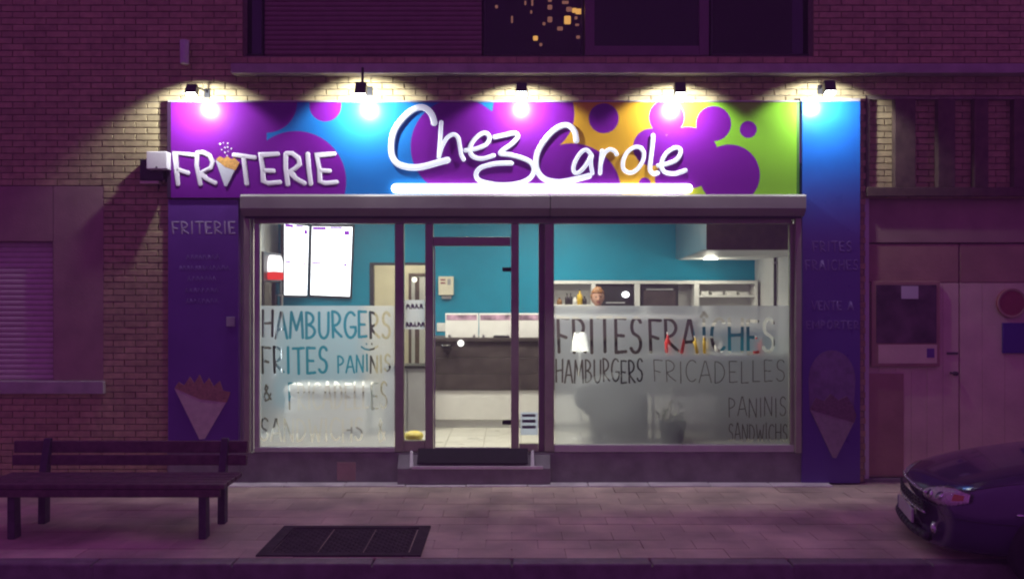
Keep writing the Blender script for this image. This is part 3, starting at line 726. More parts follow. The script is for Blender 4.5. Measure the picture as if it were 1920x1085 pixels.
right_words = words([('FRITES', 1045, 1203, 595, 660, 3.0), ('FRA\u00ceCHES', 1217, 1452, 599, 660, 3.0), ('HAMBURGERS', 1042, 1205, 674, 716, 1.6), ('FRICADELLES', 1225, 1472, 676, 716, .75), ('PANINIS', 1366, 1474, 745, 780, .8), ('SANDWICHS', 1366, 1476, 794, 826, .8)])
film(1039.8, 1481.2, 573, 833, right_words, pr_, YF)
film(757.8, 796.2, 562, 617, [], sf, YF)
for k_, y in enumerate((572, 606)): ribbon('opening_hours_line', squiggle(762, 792, y + 6, 20 + k_), 1.3, YGp - .001, M['grey'], sf, .001)
M['paper'] = film_mat('lit_paper', 0.0, 1.0)
# notice card on the narrow pane
nc = pbox('notice_card', 976, 772, 1008.5, 815, YF, .0015, M['paper'], None, 0); tag(nc, 'small grey notice card stuck low on the narrow pane right of the door', 'notice')
for k_, (a, b) in enumerate(((776, 781), (786, 792), (797, 803))): pbox('print_block', 979, a, 1004, b, YF - .0012, .001, M['grey'], nc, 0)
# doorstep
xs0, xs1 = PX(745, -.12), PX(1032, -.12)
ds = thing('doorstep', 'low stone doorstep with a pale edge in front of the glass door', 'step', (PX(890), -.12, 0))
MB().prism([(xs0, -.12, 0.014), (xs0, -.12, PZ(878, -.12)), (xs0, -.001, PZ(851, 0)), (xs0, -.001, 0.014)], (xs1 - xs0, 0, 0)).build('step', M['plinth'], ds, .004)
box('nosing', PX(772, -.12), PX(1018, -.12), -.132, -.118, PZ(878, -.12) - .004, PZ(873, -.12), M['slab'], ds, .004)
for a, b in ((768, 775), (995, 1002)): MB().prism([P(a, 877, -.124), P(b, 877, -.124), P(b - 1, 846, -.004), P(a + 1, 846, -.004)], (0, 0, .012)).build('edge_strip', M['alu_pale'], ds)
dm = thing('door_mat', 'dark ribbed rubber mat on the doorstep', 'mat', P(885, 874, -.12))
zt0, zt1 = PZ(872, -.118) + .012, PZ(846, -.004) + .02
MB().prism([(PX(782, -.118), -.118, zt0), (PX(990, -.118), -.118, zt0), (PX(990, -.118), -.006, zt1), (PX(782, -.118), -.006, zt1)], (0, 0, .014)).build('mat', M['rubber'], dm, .003)

# ------------------------------------------------------------------ room inside
FZ = 0.33; XRL, XRR, YBK, ZC = -3.42, 3.55, 4.0, 3.15
fl = box('shop_floor', XRL, XRR, .1, YBK, FZ - .3, FZ - .006, M['grout'], None, 0, 'structure')
tx = -1.1
while tx < .6:
    ty = .11
    while ty < 1.45:
        box('floor_tile', tx + .003, tx + .397, ty + .003, ty + .397, FZ - .02, FZ, M['tile'], fl, .002); ty += .4
    tx += .4
box('shop_ceiling', XRL, XRR, .1, YBK, ZC, ZC + .1, M['ceil'], None, 0, 'structure')
wm = MB().box(XRL - .1, PX(697, YBK), YBK, YBK + .1, FZ, ZC).box(PX(803, YBK), XRR + .1, YBK, YBK + .1, FZ, ZC).box(PX(697, YBK), PX(803, YBK), YBK, YBK + .1, PZ(497, YBK), ZC)
wm.build('wall_back', M['blue_wall'], None, 0, 'structure')
box('wall_left', XRL - .1, XRL, .1, YBK, FZ, ZC, M['grey_wall'], None, 0, 'structure')
wr = box('wall_right', XRR, XRR + .1, .1, YBK, FZ, ZC, M['grey_wall'], None, 0, 'structure')
wf = MB().box(XRL - .1, PX(476, .1), .09, .2, 0, ZC).box(PX(1492, .1), XRR + .1, .09, .2, 0, ZC).box(PX(476, .1), PX(1492, .1), .1, .2, PZ(412, .1), ZC)
wf.build('wall_front', M['grey_wall'], None, 0, 'structure')
pi = thing('wall_pipe', 'thin dark pipe running down the pale right wall inside the shop', 'pipe', P(1447, 660, 2.9))
MB().cyl((XRR - .03, 2.9, 1.2), (XRR - .03, 2.9, 2.6), .02).build('tube', M['black'], pi)
for z in (1.6, 2.3): box('clip', XRR - .055, XRR, 2.88, 2.92, z, z + .03, M['grey'], pi, .002)
# back room behind the doorway
br = MB().box(-2.6, -.9, 6.0, 6.1, FZ, ZC).box(-2.7, -2.6, YBK + .1, 6.1, FZ, ZC).box(-.95, -.85, YBK + .1, 6.1, FZ, ZC)
br.build('wall_back_room', M['cream'], None, 0, 'structure')
box('back_room_floor', -2.7, -.85, YBK, 6.1, FZ - .1, FZ - .001, M['grout'], None, 0, 'structure'); box('back_room_ceiling', -2.7, -.85, YBK + .1, 6.1, 2.9, 3.0, M['ceil'], None, 0, 'structure')
df = thing('doorway_frame', 'dark frame of the open doorway in the teal wall behind the counter', 'door frame', P(750, 745, YBK))
pbox('jamb', 693, 497, 700, 751, YBK - .03, .13, M['black'], df, .004); pbox('jamb', 800, 497, 806, 751, YBK - .03, .13, M['black'], df, .004); pbox('head', 693, 492, 806, 496.5, YBK - .03, .13, M['black'], df, .004)
YD = 5.9
idr = thing('inner_door', 'far inner door with a dark frame seen through the open doorway', 'door', P(785, 690, YD))
pbox('frame_post', 766, 517, 771, 690, YD, .08, M['timber'], idr, .003); pbox('frame_head', 766, 512, 812, 517, YD, .08, M['timber'], idr, .003)
pbox('panel', 771, 518, 812, 690, YD + .03, .05, M['grey_wall'], idr, .003); pbox('stile', 778, 520, 786, 690, YD + .015, .02, M['timber'], idr, .003)
M['pale_glow'] = emis('small_lamp_glow', (1, .93, .75), 2.2)
MB().ell(P(777, 524, YD - .2), (.045, .045, .045)).build('lamp_globe', M['pale_glow'], idr, smooth=True)
# ceiling lights
for i, (x, y, sx, sy, e, lab) in enumerate([(-1.8, .62, 1.2, .4, 1.3, 'flat ceiling light panel just inside the left window'), (0.1, .62, 1.2, .4, 1.5, 'flat ceiling light panel just inside the glass door'), (1.55, .62, .8, .4, .08, 'flat ceiling light panel just inside the right window'),
                                        (-1.9, 2.4, .6, 1.2, .5, 'flat ceiling light panel over the left half of the shop'), (0.6, 2.7, .6, 1.0, .9, 'flat ceiling light panel behind the counter')]):
    t = thing('ceiling_light', lab, 'ceiling light', (x, y, ZC - .03), 'ceiling light panels in the shop')
    box('frame', x - sx / 2 - .03, x + sx / 2 + .03, y - sy / 2 - .03, y + sy / 2 + .03, ZC - .03, ZC - .002, M['white'], t, .003)
    box('diffuser', x - sx / 2, x + sx / 2, y - sy / 2, y + sy / 2, ZC - .036, ZC - .028, emis('panel_light', (1, .95, .82), 3.0), t, 0)
    ld = bpy.data.lights.new('panel_lamp', 'AREA'); ld.shape = 'RECTANGLE'; ld.size = sx; ld.size_y = sy; ld.energy = ROOM_W * e; ld.color = (1.0, .93, .76)
    lo = bpy.data.objects.new('panel_lamp', ld); COL.objects.link(lo); lo.parent = t; lo.location = (0, 0, -.05)
t = thing('back_room_light', 'ceiling light of the back room behind the open doorway', 'ceiling light', (-1.7, 5.0, 2.88))
box('diffuser', -1.9, -1.5, 4.8, 5.2, 2.86, 2.898, emis('back_panel_light', (1, .93, .8), 3.0), t, 0)
ld = bpy.data.lights.new('panel_lamp', 'AREA'); ld.size = .4; ld.energy = 22; ld.color = (1, .92, .74); lo = bpy.data.objects.new('panel_lamp', ld); COL.objects.link(lo); lo.parent = t; lo.location = (0, 0, -.04)

# counter
YC = 1.43
cn = thing('counter', 'long service counter with a dark wood front over a white base', 'counter', (PX(812, YC), YC, FZ))
cx0, cx1 = PX(806, YC), PX(1345, YC)
n = 3; z0, z1 = PZ(731, YC), PZ(640, YC)
for i in range(n): box('wood_board', cx0, cx1, YC, YC + .03, z0 + (z1 - z0) * i / n + .002, z0 + (z1 - z0) * (i + 1) / n - .002, M['wood_dark'], cn, .004)
box('base_panel', cx0 + .01, cx1 - .01, YC + .02, YC + .05, FZ + .10, z0 - .004, M['white'], cn, .003)
box('skirting', cx0 + .01, cx1 - .01, YC + .05, YC + .07, FZ, FZ + .098, M['grey_wall'], cn, .003)
box('counter_top', cx0 - .02, cx1 + .02, YC - .03, YC + .55, z1 + .001, PZ(633, YC), M['wood_dark'], cn, .006)
box('carcass', cx0 + .02, cx1 - .02, YC + .07, YC + .5, FZ, z1 - .002, M['grey'], cn, 0)
mb_ = [(835, 897), (898.5, 960), (961.5, 1022)]
M['strip'] = mat('coloured_header_print', (0.35, 0.22, 0.30), 0.5, var=0.9, scale=9, detail=6)
for i, (a, b) in enumerate(mb_):
    t = thing('menu_board', ['leftmost white menu board standing on the counter', 'second white menu board from the left on the counter', 'white menu board on the counter behind the narrow pane', 'white menu board on the counter just right of the thick mullion', 'white menu board on the counter under the shopkeeper', 'white menu board on the counter, second from the right', 'rightmost white menu board on the counter'][i], 'menu board', P((a + b) / 2, 633, YC + .05), 'white menu boards along the counter')
    pbox('board', a, 587, b, 632.5, YC + .04, .012, M['white'], t, .003)
    pbox('header_print', a + 2, 590, b - 3, 600, YC + .038, .0015, M['strip'], t, 0)
    for sx_ in (a + 8, b - 8): pbox('foot', sx_ - 2, 627, sx_ + 2, 632.4, YC + .03, .08, M['steel'], t, .002)
sc_ = thing('counter_screen', 'low dark screen with a white top rail on the right part of the counter', 'screen panel', P(1160, 633, YC + .06))
pbox('panel', 1028, 598, 1300, 632.5, YC + .06, .02, M['wood_dark'], sc_, .003); pbox('top_rail', 1026, 589, 1302, 597.5, YC + .05, .05, M['white'], sc_, .004)
fl_ = thing('floor_lamp', 'lit white floor lamp behind the left end of the right window', 'lamp', P(1087, 838, .8))
lc = P(1086, 640, .8)
MB().lathe((lc[0], .8, lc[2] - .10), [(.095, 0), (.055, .2), (.05, .2), (.088, .004)], 24).build('shade', emis('lamp_shade_glow', (1, .95, .80), 2.2), fl_, smooth=True)
MB().cyl((lc[0], .8, FZ), (lc[0], .8, lc[2]), .012).build('pole', M['white'], fl_); MB().lathe((lc[0], .8, FZ), [(.13, 0), (.13, .015), (.02, .03)], 24).build('base', M['white'], fl_)
th = thing('card_terminal', 'small dark card terminal on the counter behind the door', 'terminal', P(940, 633, YC))
pbox('body', 925, 629, 955, 633, YC - .02, .1, M['blackplastic'], th, .006); pbox('screen', 928, 627.6, 945, 628.9, YC - .005, .06, M['grey'], th, 0)
cb = thing('counter_globe_reflection', 'lamp reflection in the door glass, built as a small glowing globe on the dark counter front', 'lamp', P(865, 642, YC - .04))  # reflected lamp in the door glass, modelled as an added glowing globe
MB().ell(P(864, 643, YC - .05), (.038, .03, .038)).build('globe', emis('counter_globe_reflection_glow', (1, .97, .9), 2.5), cb, smooth=True); MB().cyl(P(864, 643, YC - .03), P(864, 643, YC + .002), .02).build('mount', M['black'], cb)  # globe and mount are added, standing in for the reflected lamp
mg = thing('silver_dish', 'small shiny metal dish at the left end of the counter', 'dish', P(836, 648, YC - .06))
MB().lathe(P(836, 648, YC - .06), [(.001, -.012), (.03, -.012), (.055, .006), (.06, .012), (.052, .012), (.028, -.006), (.001, -.006)], 20).build('bowl', M['steel'], mg, smooth=True)
pbox('ledge', 826, 650, 847, 653, YC - .1, .1, M['black'], mg, .002)
# wall box and switch on the teal wall
eb = thing('wall_box', 'cream electrical box on the teal wall seen through the door', 'box', P(836, 558, YBK))
pbox('case', 822, 518, 850, 553, YBK - .14, .14, M['cream'], eb, .008); pbox('meter_window', 839, 523, 845, 534, YBK - .144, .005, M['grey'], eb, .002)
for y in (523, 529): pbox('print_line', 826, y, 835, y + 3, YBK - .143, .004, M['sign_red'], eb, 0)
pbox('cable_gland', 828, 554, 846, 560, YBK - .09, .08, M['grey'], eb, .004)
sw = thing('wall_switch', 'white square wall switch low on the teal wall', 'switch', P(827, 613, YBK)); pbox('plate', 819, 605, 835, 621, YBK - .02, .02, M['white'], sw, .004); pbox('rocker', 823, 609, 831, 617, YBK - .026, .008, M['white'], sw, .003)
# menu screens
M['screen'] = emis('screen_light', (0.93, 0.97, 1.0), 4.5); M['screen_violet'] = emis('screen_violet', (0.35, 0.03, 0.62), 1.2)
YT = YBK - .16
def screen(label, quad):
    """quad: (px, py, Y) of top left, top right, bottom right, bottom left"""
    c = [Vector(P(*q)) for q in quad]
    nrm = (c[1] - c[0]).cross(c[3] - c[0]).normalized()
    if nrm.y > 0: nrm = -nrm
    t = thing('menu_screen', label, 'screen', tuple((c[2] + c[3]) / 2), 'menu screens on the teal wall')
    def sub(u0, v0, u1, v1, off):
        f = lambda u, v: (c[0] * (1 - u) + c[1] * u) * (1 - v) + (c[3] * (1 - u) + c[2] * u) * v + nrm * off
        return [f(u0, v0), f(u1, v0), f(u1, v1), f(u0, v1)]
    MB().prism(sub(-.04, -.03, 1.04, 1.03, 0), nrm * -.05).build('bezel', M['blackplastic'], t, .004)
    MB().prism(sub(0.005, 0.005, .995, .995, .004), nrm * -.003).build('display', M['screen'], t)
    for (a, b, e, f) in [(.02, .01, .35, .05), (.45, .008, .75, .03), (.80, .06, .93, .12), (.02, .52, .24, .545), (.82, .53, .9, .56)]:
        MB().prism(sub(a, b, e, f, .007), nrm * -.002).build('screen_print', M['screen_violet'], t)
    MB().box(*(lambda m_: (m_.x - .05, m_.x + .05, m_.y + .05, YBK, m_.z - .05, m_.z + .05))((c[0] + c[2]) / 2)).build('wall_mount', M['black'], t)
screen('white glowing menu screen in the corner, narrower in view', [(533, 418, YT - .42), (579, 424, YT - .02), (575, 554, YT + .04), (533, 553, YT - .36)])
screen('white glowing menu screen facing the street, right of the corner screen', [(585, 424, YT - .05), (661, 425, YT - .05), (656, 556, YT + .07), (582, 553, YT + .07)])
# drinks fridge on the left wall
fr = thing('drinks_fridge', 'tall dark drinks fridge with a glowing glass door at the left wall', 'fridge', (-3.05, 1.3, FZ))
fx = -2.76; y0, y1 = .88, 1.66; zt_ = 2.38
MB().box(XRL + .01, fx - .05, y0, y1, FZ, zt_).build('cabinet', M['blackplastic'], fr, .01)
box('header', fx - .05, fx, y0, y1, 2.05, zt_, M['blackplastic'], fr, .006)
for a, b in ((y0, y0 + .02), (y1 - .05, y1)): box('door_frame', fx - .05, fx, a, b, FZ + .1, 2.048, M['blackplastic'], fr, .004)
box('glow_panel', fx - .04, fx - .022, y0 + .025, y1 - .06, FZ + .15, 1.62, emis('fridge_light', (.82, .93, 1.0), 8.0), fr, 0)
box('dark_band', fx - .06, fx - .04, y0 + .06, y1 - .06, 1.625, 2.045, M['blackplastic'], fr, 0)
box('glass_door', fx - .012, fx - .006, y0 + .06, y1 - .06, FZ + .12, 2.04, M['glass'], fr, 0)
MB().cyl((fx + .03, y1 - .1, .9), (fx + .03, y1 - .1, 1.9), .012).build('handle', M['steel'], fr)
for z in (.9, 1.88): box('handle_bracket', fx - .005, fx + .03, y1 - .11, y1 - .09, z, z + .02, M['steel'], fr, .002)
for z in (.75, 1.05, 1.35): box('shelf', fx - .021, fx - .013, y0 + .07, y1 - .07, z, z + .012, M['steel'], fr, 0)
fs = thing('round_fridge_sign', 'rounded white and red light box at the top of the fridge', 'light box', (fx, 1.3, 2.2))
YJ0, YJ1 = 1.02, 1.52
def rr(y0_, y1_, z0_, z1_, r, x):
    pts = []
    for cy, cz, a in ((y1_ - r, z1_ - r, 0), (y0_ + r, z1_ - r, 90), (y0_ + r, z0_ + r, 180), (y1_ - r, z0_ + r, 270)):
        for i in range(6):
            t = math.radians(a + 18 * i); pts.append((x, cy + r * math.cos(t), cz + r * math.sin(t)))
    return pts
MB().prism(rr(YJ0, YJ1, 2.09, 2.35, .12, fx + .002), (.05, 0, 0)).build('white_face', emis('lightbox_white', (1, .93, .93), 2.0), fs)
MB().prism(rr(YJ0 - .012, YJ1 + .012, 2.07, 2.16, .044, fx + .004), (.052, 0, 0)).build('red_band', emis('lightbox_red', (1, .06, .05), 1.0), fs)
# chest freezer, grey cabinet behind the left window
cf = thing('chest_freezer', 'low white chest freezer behind the left frosted window', 'freezer', P(615, 835, 1.1))
pbox('body', 545, 735, 690, 828, 1.1, .55, M['white'], cf, .015); pbox('lid', 541, 721, 694, 734.5, 1.08, .6, M['white'], cf, .012); pbox('vent', 650, 800, 682, 816, 1.095, .01, M['grey'], cf, .002)
gc = thing('grey_cabinet', 'low grey cabinet just left of the counter', 'cabinet', P(770, 810, 1.25))
pbox('body', 725, 690, 803, 818, 1.25, .3, M['grey'], gc, .006); pbox('top', 722, 685, 804, 689.5, 1.23, .34, M['blackplastic'], gc, .004); pbox('door_gap', 763, 694, 764, 815, 1.246, .006, M['black'], gc, 0)
yb_ = thing('yellow_bowl', 'round yellow bowl on the floor behind the narrow left pane', 'bowl', (PX(776, .18), .18, FZ))
M['yellow'] = mat('yellow_plastic', (0.72, 0.58, 0.12), 0.4, var=0.1)
MB().lathe((PX(776, .18), .18, FZ + .045), [(.001, 0), (.05, 0), (.085, .03), (.10, .075), (.09, .10), (.05, .12), (.001, .125)], 24).build('bowl', M['yellow'], yb_, smooth=True)
MB().box(PX(763, .18), PX(790, .18), .1, .28, FZ, FZ + .044).build('base', M['black'], yb_, .004)
# shelf unit on the back wall
YW = YBK - .32
su = thing('wall_shelf_unit', 'white shelf unit with open compartments on the teal back wall', 'shelf', P(1230, 600, YW))
pbox('top_board', 1025, 526, 1421, 532, YW, .3, M['white'], su, .003); pbox('bottom_board', 1025, 606, 1421, 612, YW, .3, M['white'], su, .003)
for a, b in ((1025, 1030), (1109, 1117), (1190, 1200), (1302, 1311), (1416, 1421)): pbox('divider', a, 532.2, b, 605.8, YW + .002, .28, M['white'], su, .003)
pbox('back_board', 1030, 532, 1416, 606, YW + .29, .01, M['grey_wall'], su, 0)
pbox('shelf_board', 1311.5, 553, 1415.5, 557, YW + .004, .26, M['white'], su, .002); pbox('shelf_board', 1030.5, 571, 1108.5, 574, YW + .004, .26, M['white'], su, .002)
def bottle(name, label, px, py, Y, h, r, mt, cat='bottle', grp=None, cap=None):
    c = P(px, py, Y); t = thing(name, label, cat, c, grp)
    MB().lathe(c, [(.001, 0), (r, 0), (r, h * .55), (r * .8, h * .68), (r * .35, h * .78), (r * .32, h * .97), (.001, h * .97)], 14).build('body', mt, t, smooth=True)
    MB().cyl((c[0], c[1], c[2] + h * .95), (c[0], c[1], c[2] + h * 1.03), r * .4, r * .34, 10).build('cap', cap or M['black'], t); return t
M['amber_glass'] = mat('amber_glass', (0.25, 0.12, 0.03), 0.15, var=0.1); M['red_sauce'] = mat('red_sauce', (0.65, 0.03, 0.03), 0.3, var=0.1); M['yel_sauce'] = mat('yellow_sauce', (0.8, 0.52, 0.04), 0.3, var=0.1)
M['dark_glass'] = mat('dark_glass', (0.025, 0.02, 0.02), 0.15)
for px, py, h, r, mt, lab in [(1049, 571, .10, .04, 'amber_glass', 'small amber jar at the left end of the wall shelf'), (1063, 571, .16, .03, 'dark_glass', 'dark bottle on the wall shelf right of the amber jar'), (1070, 571, .16, .03, 'dark_glass', 'second dark bottle on the wall shelf, beside its twin'),
                          (1078, 571, .12, .035, 'white', 'short white bottle between the dark bottles and the gold one'), (1087, 571, .21, .042, 'yel_sauce', 'tall gold bottle on the wall shelf, left of the shopkeeper'), (1096, 571, .12, .035, 'dark_glass', 'squat dark bottle nearest the shopkeeper on the wall shelf')]:
    bottle('shelf_bottle', lab, px, py, YW + .08, h, r, M[mt], grp='bottles on the wall shelf')
mw = thing('microwave', 'dark microwave oven in the shelf compartment right of the shopkeeper', 'microwave', P(1155, 606, YW + .03))
pbox('case', 1119, 536, 1188, 604, YW + .03, .24, M['blackplastic'], mw, .006); pbox('door_glass', 1124, 541, 1170, 598, YW + .024, .008, M['black'], mw, .003); pbox('handle', 1136, 566, 1172, 569, YW + .01, .015, M['grey'], mw, .003)
gl = thing('shelf_globe_reflection', 'lamp reflection in the window glass, built as a glowing globe in front of the microwave', 'lamp', P(1173, 552, YW - .02))  # glowing globe added for a lamp mirrored in the window
MB().ell(P(1173, 552, YW - .02), (.055, .04, .045)).build('globe', emis('shelf_globe_reflection_glow', (1, 1, 1), 3.5), gl, smooth=True); MB().cyl(P(1173, 556, YW - .01), P(1173, 556, YW + .026), .015).build('mount', M['black'], gl)  # globe and mount are added, standing in for the mirrored lamp
ov = thing('oven', 'dark oven filling the third compartment of the wall shelf', 'oven', P(1238, 606, YW + .03))
pbox('case', 1202, 535, 1272, 604, YW + .03, .24, M['blackplastic'], ov, .006); pbox('door', 1207, 545, 1267, 600, YW + .02, .012, M['wood_dark'], ov, .004); pbox('handle', 1212, 541, 1262, 544, YW + .0, .03, M['grey'], ov, .003)
for i, (px, py, wd, ht) in enumerate([(1322, 553, 14, 7), (1345, 553, 20, 6), (1372, 553, 18, 7), (1395, 553, 16, 5)]):
    t = thing('white_tray', ['white tray at the left end of the right hand shelf', 'flat white tray, second from the left on the right hand shelf', 'white tray, third from the left on the right hand shelf', 'white tray at the right end of the right hand shelf'][i], 'tray', P(px, py, YW + .05), 'white trays on the wall shelf')
    pbox('tray', px - wd / 2, py - ht + 1, px + wd / 2, py - .2, YW + .05, .16, M['white'], t, .006); pbox('rim', px - wd / 2 - 1, py - ht - .5, px + wd / 2 + 1, py - ht + 1, YW + .045, .17, M['white'], t, .003)
# extraction hood
hd = thing('extraction_hood', 'steel extraction hood hanging over the kitchen at the right', 'hood', (2.7, 1.6, 2.39))
zf = 2.39; xl0, xl1 = PX(1325, .6), PX(1272, 3.7)
MB().prism([(xl0, .6, zf), (XRR - .01, .6, zf), (XRR - .01, 3.9, zf), (xl1, 3.9, zf)], (0, 0, .6)).build('canopy', M['steel'], hd, .006)
MB().prism([(xl0 - .004, .59, zf - .004), (XRR - .01, .59, zf - .004), (XRR - .01, .599, zf - .004), (xl0 - .004, .599, zf - .004)], (0, 0, .62)).build('front_panel', M['timber'], hd)
MB().prism([(xl0 + .03, .64, zf - .008), (XRR - .05, .64, zf - .008), (XRR - .05, 3.86, zf - .008), (xl1 + .03, 3.86, zf - .008)], (0, 0, .006)).build('underside_panel', M['white'], hd)
c = (PX(1313, 3.3), 3.3, zf - .006)
MB().cyl((c[0] + .12, 3.2, zf - .022), (c[0] + .12, 3.2, zf - .009), .10).build('hood_lamp', emis('hood_lamp_glow', (1, .95, .8), 6.0), hd)
ld = bpy.data.lights.new('hood_light', 'POINT'); ld.energy = 9; ld.color = (1, .93, .75); ld.shadow_soft_size = .08; lo = bpy.data.objects.new('hood_light', ld); COL.objects.link(lo); lo.parent = hd; lo.location = (c[0] + .12 - 2.7, 3.2 - 1.6, -.12)
# dark kitchen unit at the right with sauces
ku = thing('kitchen_unit', 'dark kitchen cabinet behind the right end of the frosted window', 'cabinet', P(1420, 830, .75))
pbox('carcass', 1352, 676, 1500, 832, .75, .5, M['blackplastic'], ku, .006); pbox('worktop', 1216, 664, 1502, 672, .72, .56, M['steel'], ku, .004)
for a in (1355, 1405, 1455): pbox('cabinet_door', a, 682, a + 46, 826, .738, .012, M['wood_dark'], ku, .004)
pbox('shelf_leg', 1219, 672.5, 1224, 836, .74, .04, M['steel'], ku, .003)
for px, h, mt, lab in [(1252, .24, 'red_sauce', 'red sauce bottle at the left of the kitchen worktop'), (1278, .24, 'red_sauce', 'red sauce bottle just left of the yellow ones'), (1304, .2, 'yel_sauce', 'yellow sauce bottle right of the red ones'), (1320, .2, 'yel_sauce', 'yellow sauce bottle, second from the red ones'), (1345, .16, 'white', 'small white bottle on the worktop right of the yellow ones'), (1418, .2, 'red_sauce', 'red bottle on the worktop near the right wall')]:
    bottle('sauce_bottle', lab, px, 664, .9, h, .035, M[mt], grp='sauce bottles on the kitchen worktop', cap=M['white'])
# armchair
ac = thing('dark_armchair', 'dark armchair seen blurred through the right frosted window', 'armchair', P(1150, 838, .45))
M['upholstery'] = mat('dark_upholstery', (0.035, 0.035, 0.04), 0.8, var=0.2, scale=8)
Yc = .45
MB().prism([P(1078, 724, Yc), P(1160, 704, Yc), P(1213, 704, Yc), P(1213, 834, Yc), P(1112, 834, Yc), P(1108, 782, Yc), P(1080, 760, Yc)], (0, .5, 0)).build('seat', M['upholstery'], ac, .03)
MB().prism([P(1163, 672, Yc + .05), P(1214, 670, Yc + .05), P(1215, 703, Yc + .05), P(1163, 703.5, Yc + .05)], (0, .42, 0)).build('backrest', M['upholstery'], ac, .03)
for a in (1120, 1205): pbox('leg', a - 4, 834, a + 4, 838, Yc + .05, .05, M['black'], ac, 0)
# plant pot
pp = thing('potted_plant', 'black plant pot with pale bare stems behind the right window', 'plant', (PX(1260, .22), .22, FZ))
pc = (PX(1260, .22), .22, FZ)
MB().lathe(pc, [(.001, .0), (.10, .0), (.135, .24), (.145, .24), (.145, .27), (.125, .27), (.12, .24), (.001, .23)], 28).build('pot', M['black'], pp, smooth=False)
M['stem'] = mat('pale_stem', (0.55, 0.52, 0.38), 0.7, var=0.2); M['leaf'] = mat('pale_leaf', (0.30, 0.36, 0.18), 0.6, var=0.3)
rs_ = random.Random(4)
for k_ in range(9):
    a = rs_.uniform(0, 6.28); q = rs_.uniform(.02, .1); hgt = rs_.uniform(.12, .5 if k_ < 2 else .25)
    b0 = Vector((pc[0] + q * math.cos(a), .22 + q * math.sin(a), FZ + .2)); b1 = b0 + Vector((rs_.uniform(-.05, .05), rs_.uniform(-.03, .03), hgt)); mid = (b0 + b1) / 2 + Vector((rs_.uniform(-.02, .02), 0, 0))
    MB().tube([b0, mid, b1], .006, 6).build('stem', M['stem'], pp)
    for q_ in range(3):
        e = b0.lerp(b1, rs_.uniform(.5, 1)); d = Vector((rs_.uniform(-1, 1), rs_.uniform(-.6, .6), rs_.uniform(0, .8))).normalized(); s_ = d.cross(Vector((0, 1, .2))).normalized() * .014; L_ = rs_.uniform(.05, .09)
        MB().prism([e, e + d * L_ * .5 + s_, e + d * L_, e + d * L_ * .5 - s_], Vector((0, .0015, 0))).build('leaf', M['leaf'], pp)

# ------------------------------------------------------------------ shopkeeper behind the counter
def skin_mesh(verts, edges, radii, root, sub=2):
    me = bpy.data.meshes.new('s'); me.from_pydata(verts, edges, []); o = bpy.data.objects.new('tmp', me); COL.objects.link(o)
    m = o.modifiers.new('skin', 'SKIN'); m.use_smooth_shade = True
    for i, r in enumerate(radii):
        me.skin_vertices[0].data[i].radius = (r, r) if not isinstance(r, tuple) else r
        me.skin_vertices[0].data[i].use_root = (i == root)
    s = o.modifiers.new('sub', 'SUBSURF'); s.levels = sub; s.render_levels = sub
    dg = bpy.context.evaluated_depsgraph_get(); out = bpy.data.meshes.new_from_object(o.evaluated_get(dg)); bpy.data.objects.remove(o); return out
YPn = 2.5
hx = PX(1121, YPn); head_c = Vector((hx, YPn, PZ(558, YPn)))
pe = thing('person', 'person with short ginger hair in a dark top standing behind the counter', 'person', (hx, YPn, FZ))
V = []; E = []; R = []
def jv(p, r, par=None):
    V.append((hx + p[0], YPn + p[1], FZ + p[2])); R.append(r)
    if par is not None: E.append((par, len(V) - 1))
    return len(V) - 1
pel = jv((0, 0, .86), (.16, .11)); wa = jv((0, 0, 1.0), (.14, .10), pel); ch = jv((0, 0, 1.18), (.165, .11), wa); up = jv((0, .01, 1.30), (.12, .08), ch); nk = jv((0, 0, 1.38), .052, up); nk2 = jv((0, -.01, 1.44), .05, nk)
for s in (-1, 1):
    hp_ = jv((s * .09, 0, .78), .095, pel); kn = jv((s * .10, -.02, .44), .06, hp_); an = jv((s * .10, .01, .09), .042, kn); jv((s * .11, -.13, .04), .038, an)
    sh_ = jv((s * .17, 0, 1.29), .06, up); el = jv((s * .22, -.02, 1.04), .043, sh_); wr_ = jv((s * .18, -.22, .98), .028, el); pa = jv((s * .17, -.30, .975), (.038, .018), wr_)
    for k_, (dx, L_) in enumerate(((-.03, .075), (-.01, .085), (.01, .08), (.03, .065))):
        f1 = jv((s * .17 + dx, -.34, .972), .009, pa); f2 = jv((s * .17 + dx * 1.1, -.34 - L_ * .5, .965), .0085, f1); jv((s * .17 + dx * 1.1, -.34 - L_ * .85, .945), .008, f2)
    t1 = jv((s * .17 - s * .045, -.27, .972), .010, wr_); jv((s * .17 - s * .065, -.31, .96), .009, t1)
body = skin_mesh(V, E, R, pel)
M['skin'] = mat('skin', (0.62, 0.34, 0.24), 0.5, var=0.08, scale=20); M['top'] = mat('dark_top', (0.04, 0.035, 0.05), 0.8, var=0.2); M['hair'] = mat('ginger_hair', (0.30, 0.13, 0.04), 0.55, var=0.3, scale=60)
M['eye'] = mat('eye_dark', (0.05, 0.03, 0.02), 0.3); M['lip'] = mat('lips', (0.45, 0.13, 0.12), 0.5)
bm = bmesh.new(); bm.from_mesh(body)
for f in bm.faces:
    c = f.calc_center_median(); zz = c.z - FZ
    f.material_index = 0 if (zz > 1.40 or (abs(c.x - hx) > .1 and c.y - YPn < -.12 and .85 < zz < 1.1)) else 1
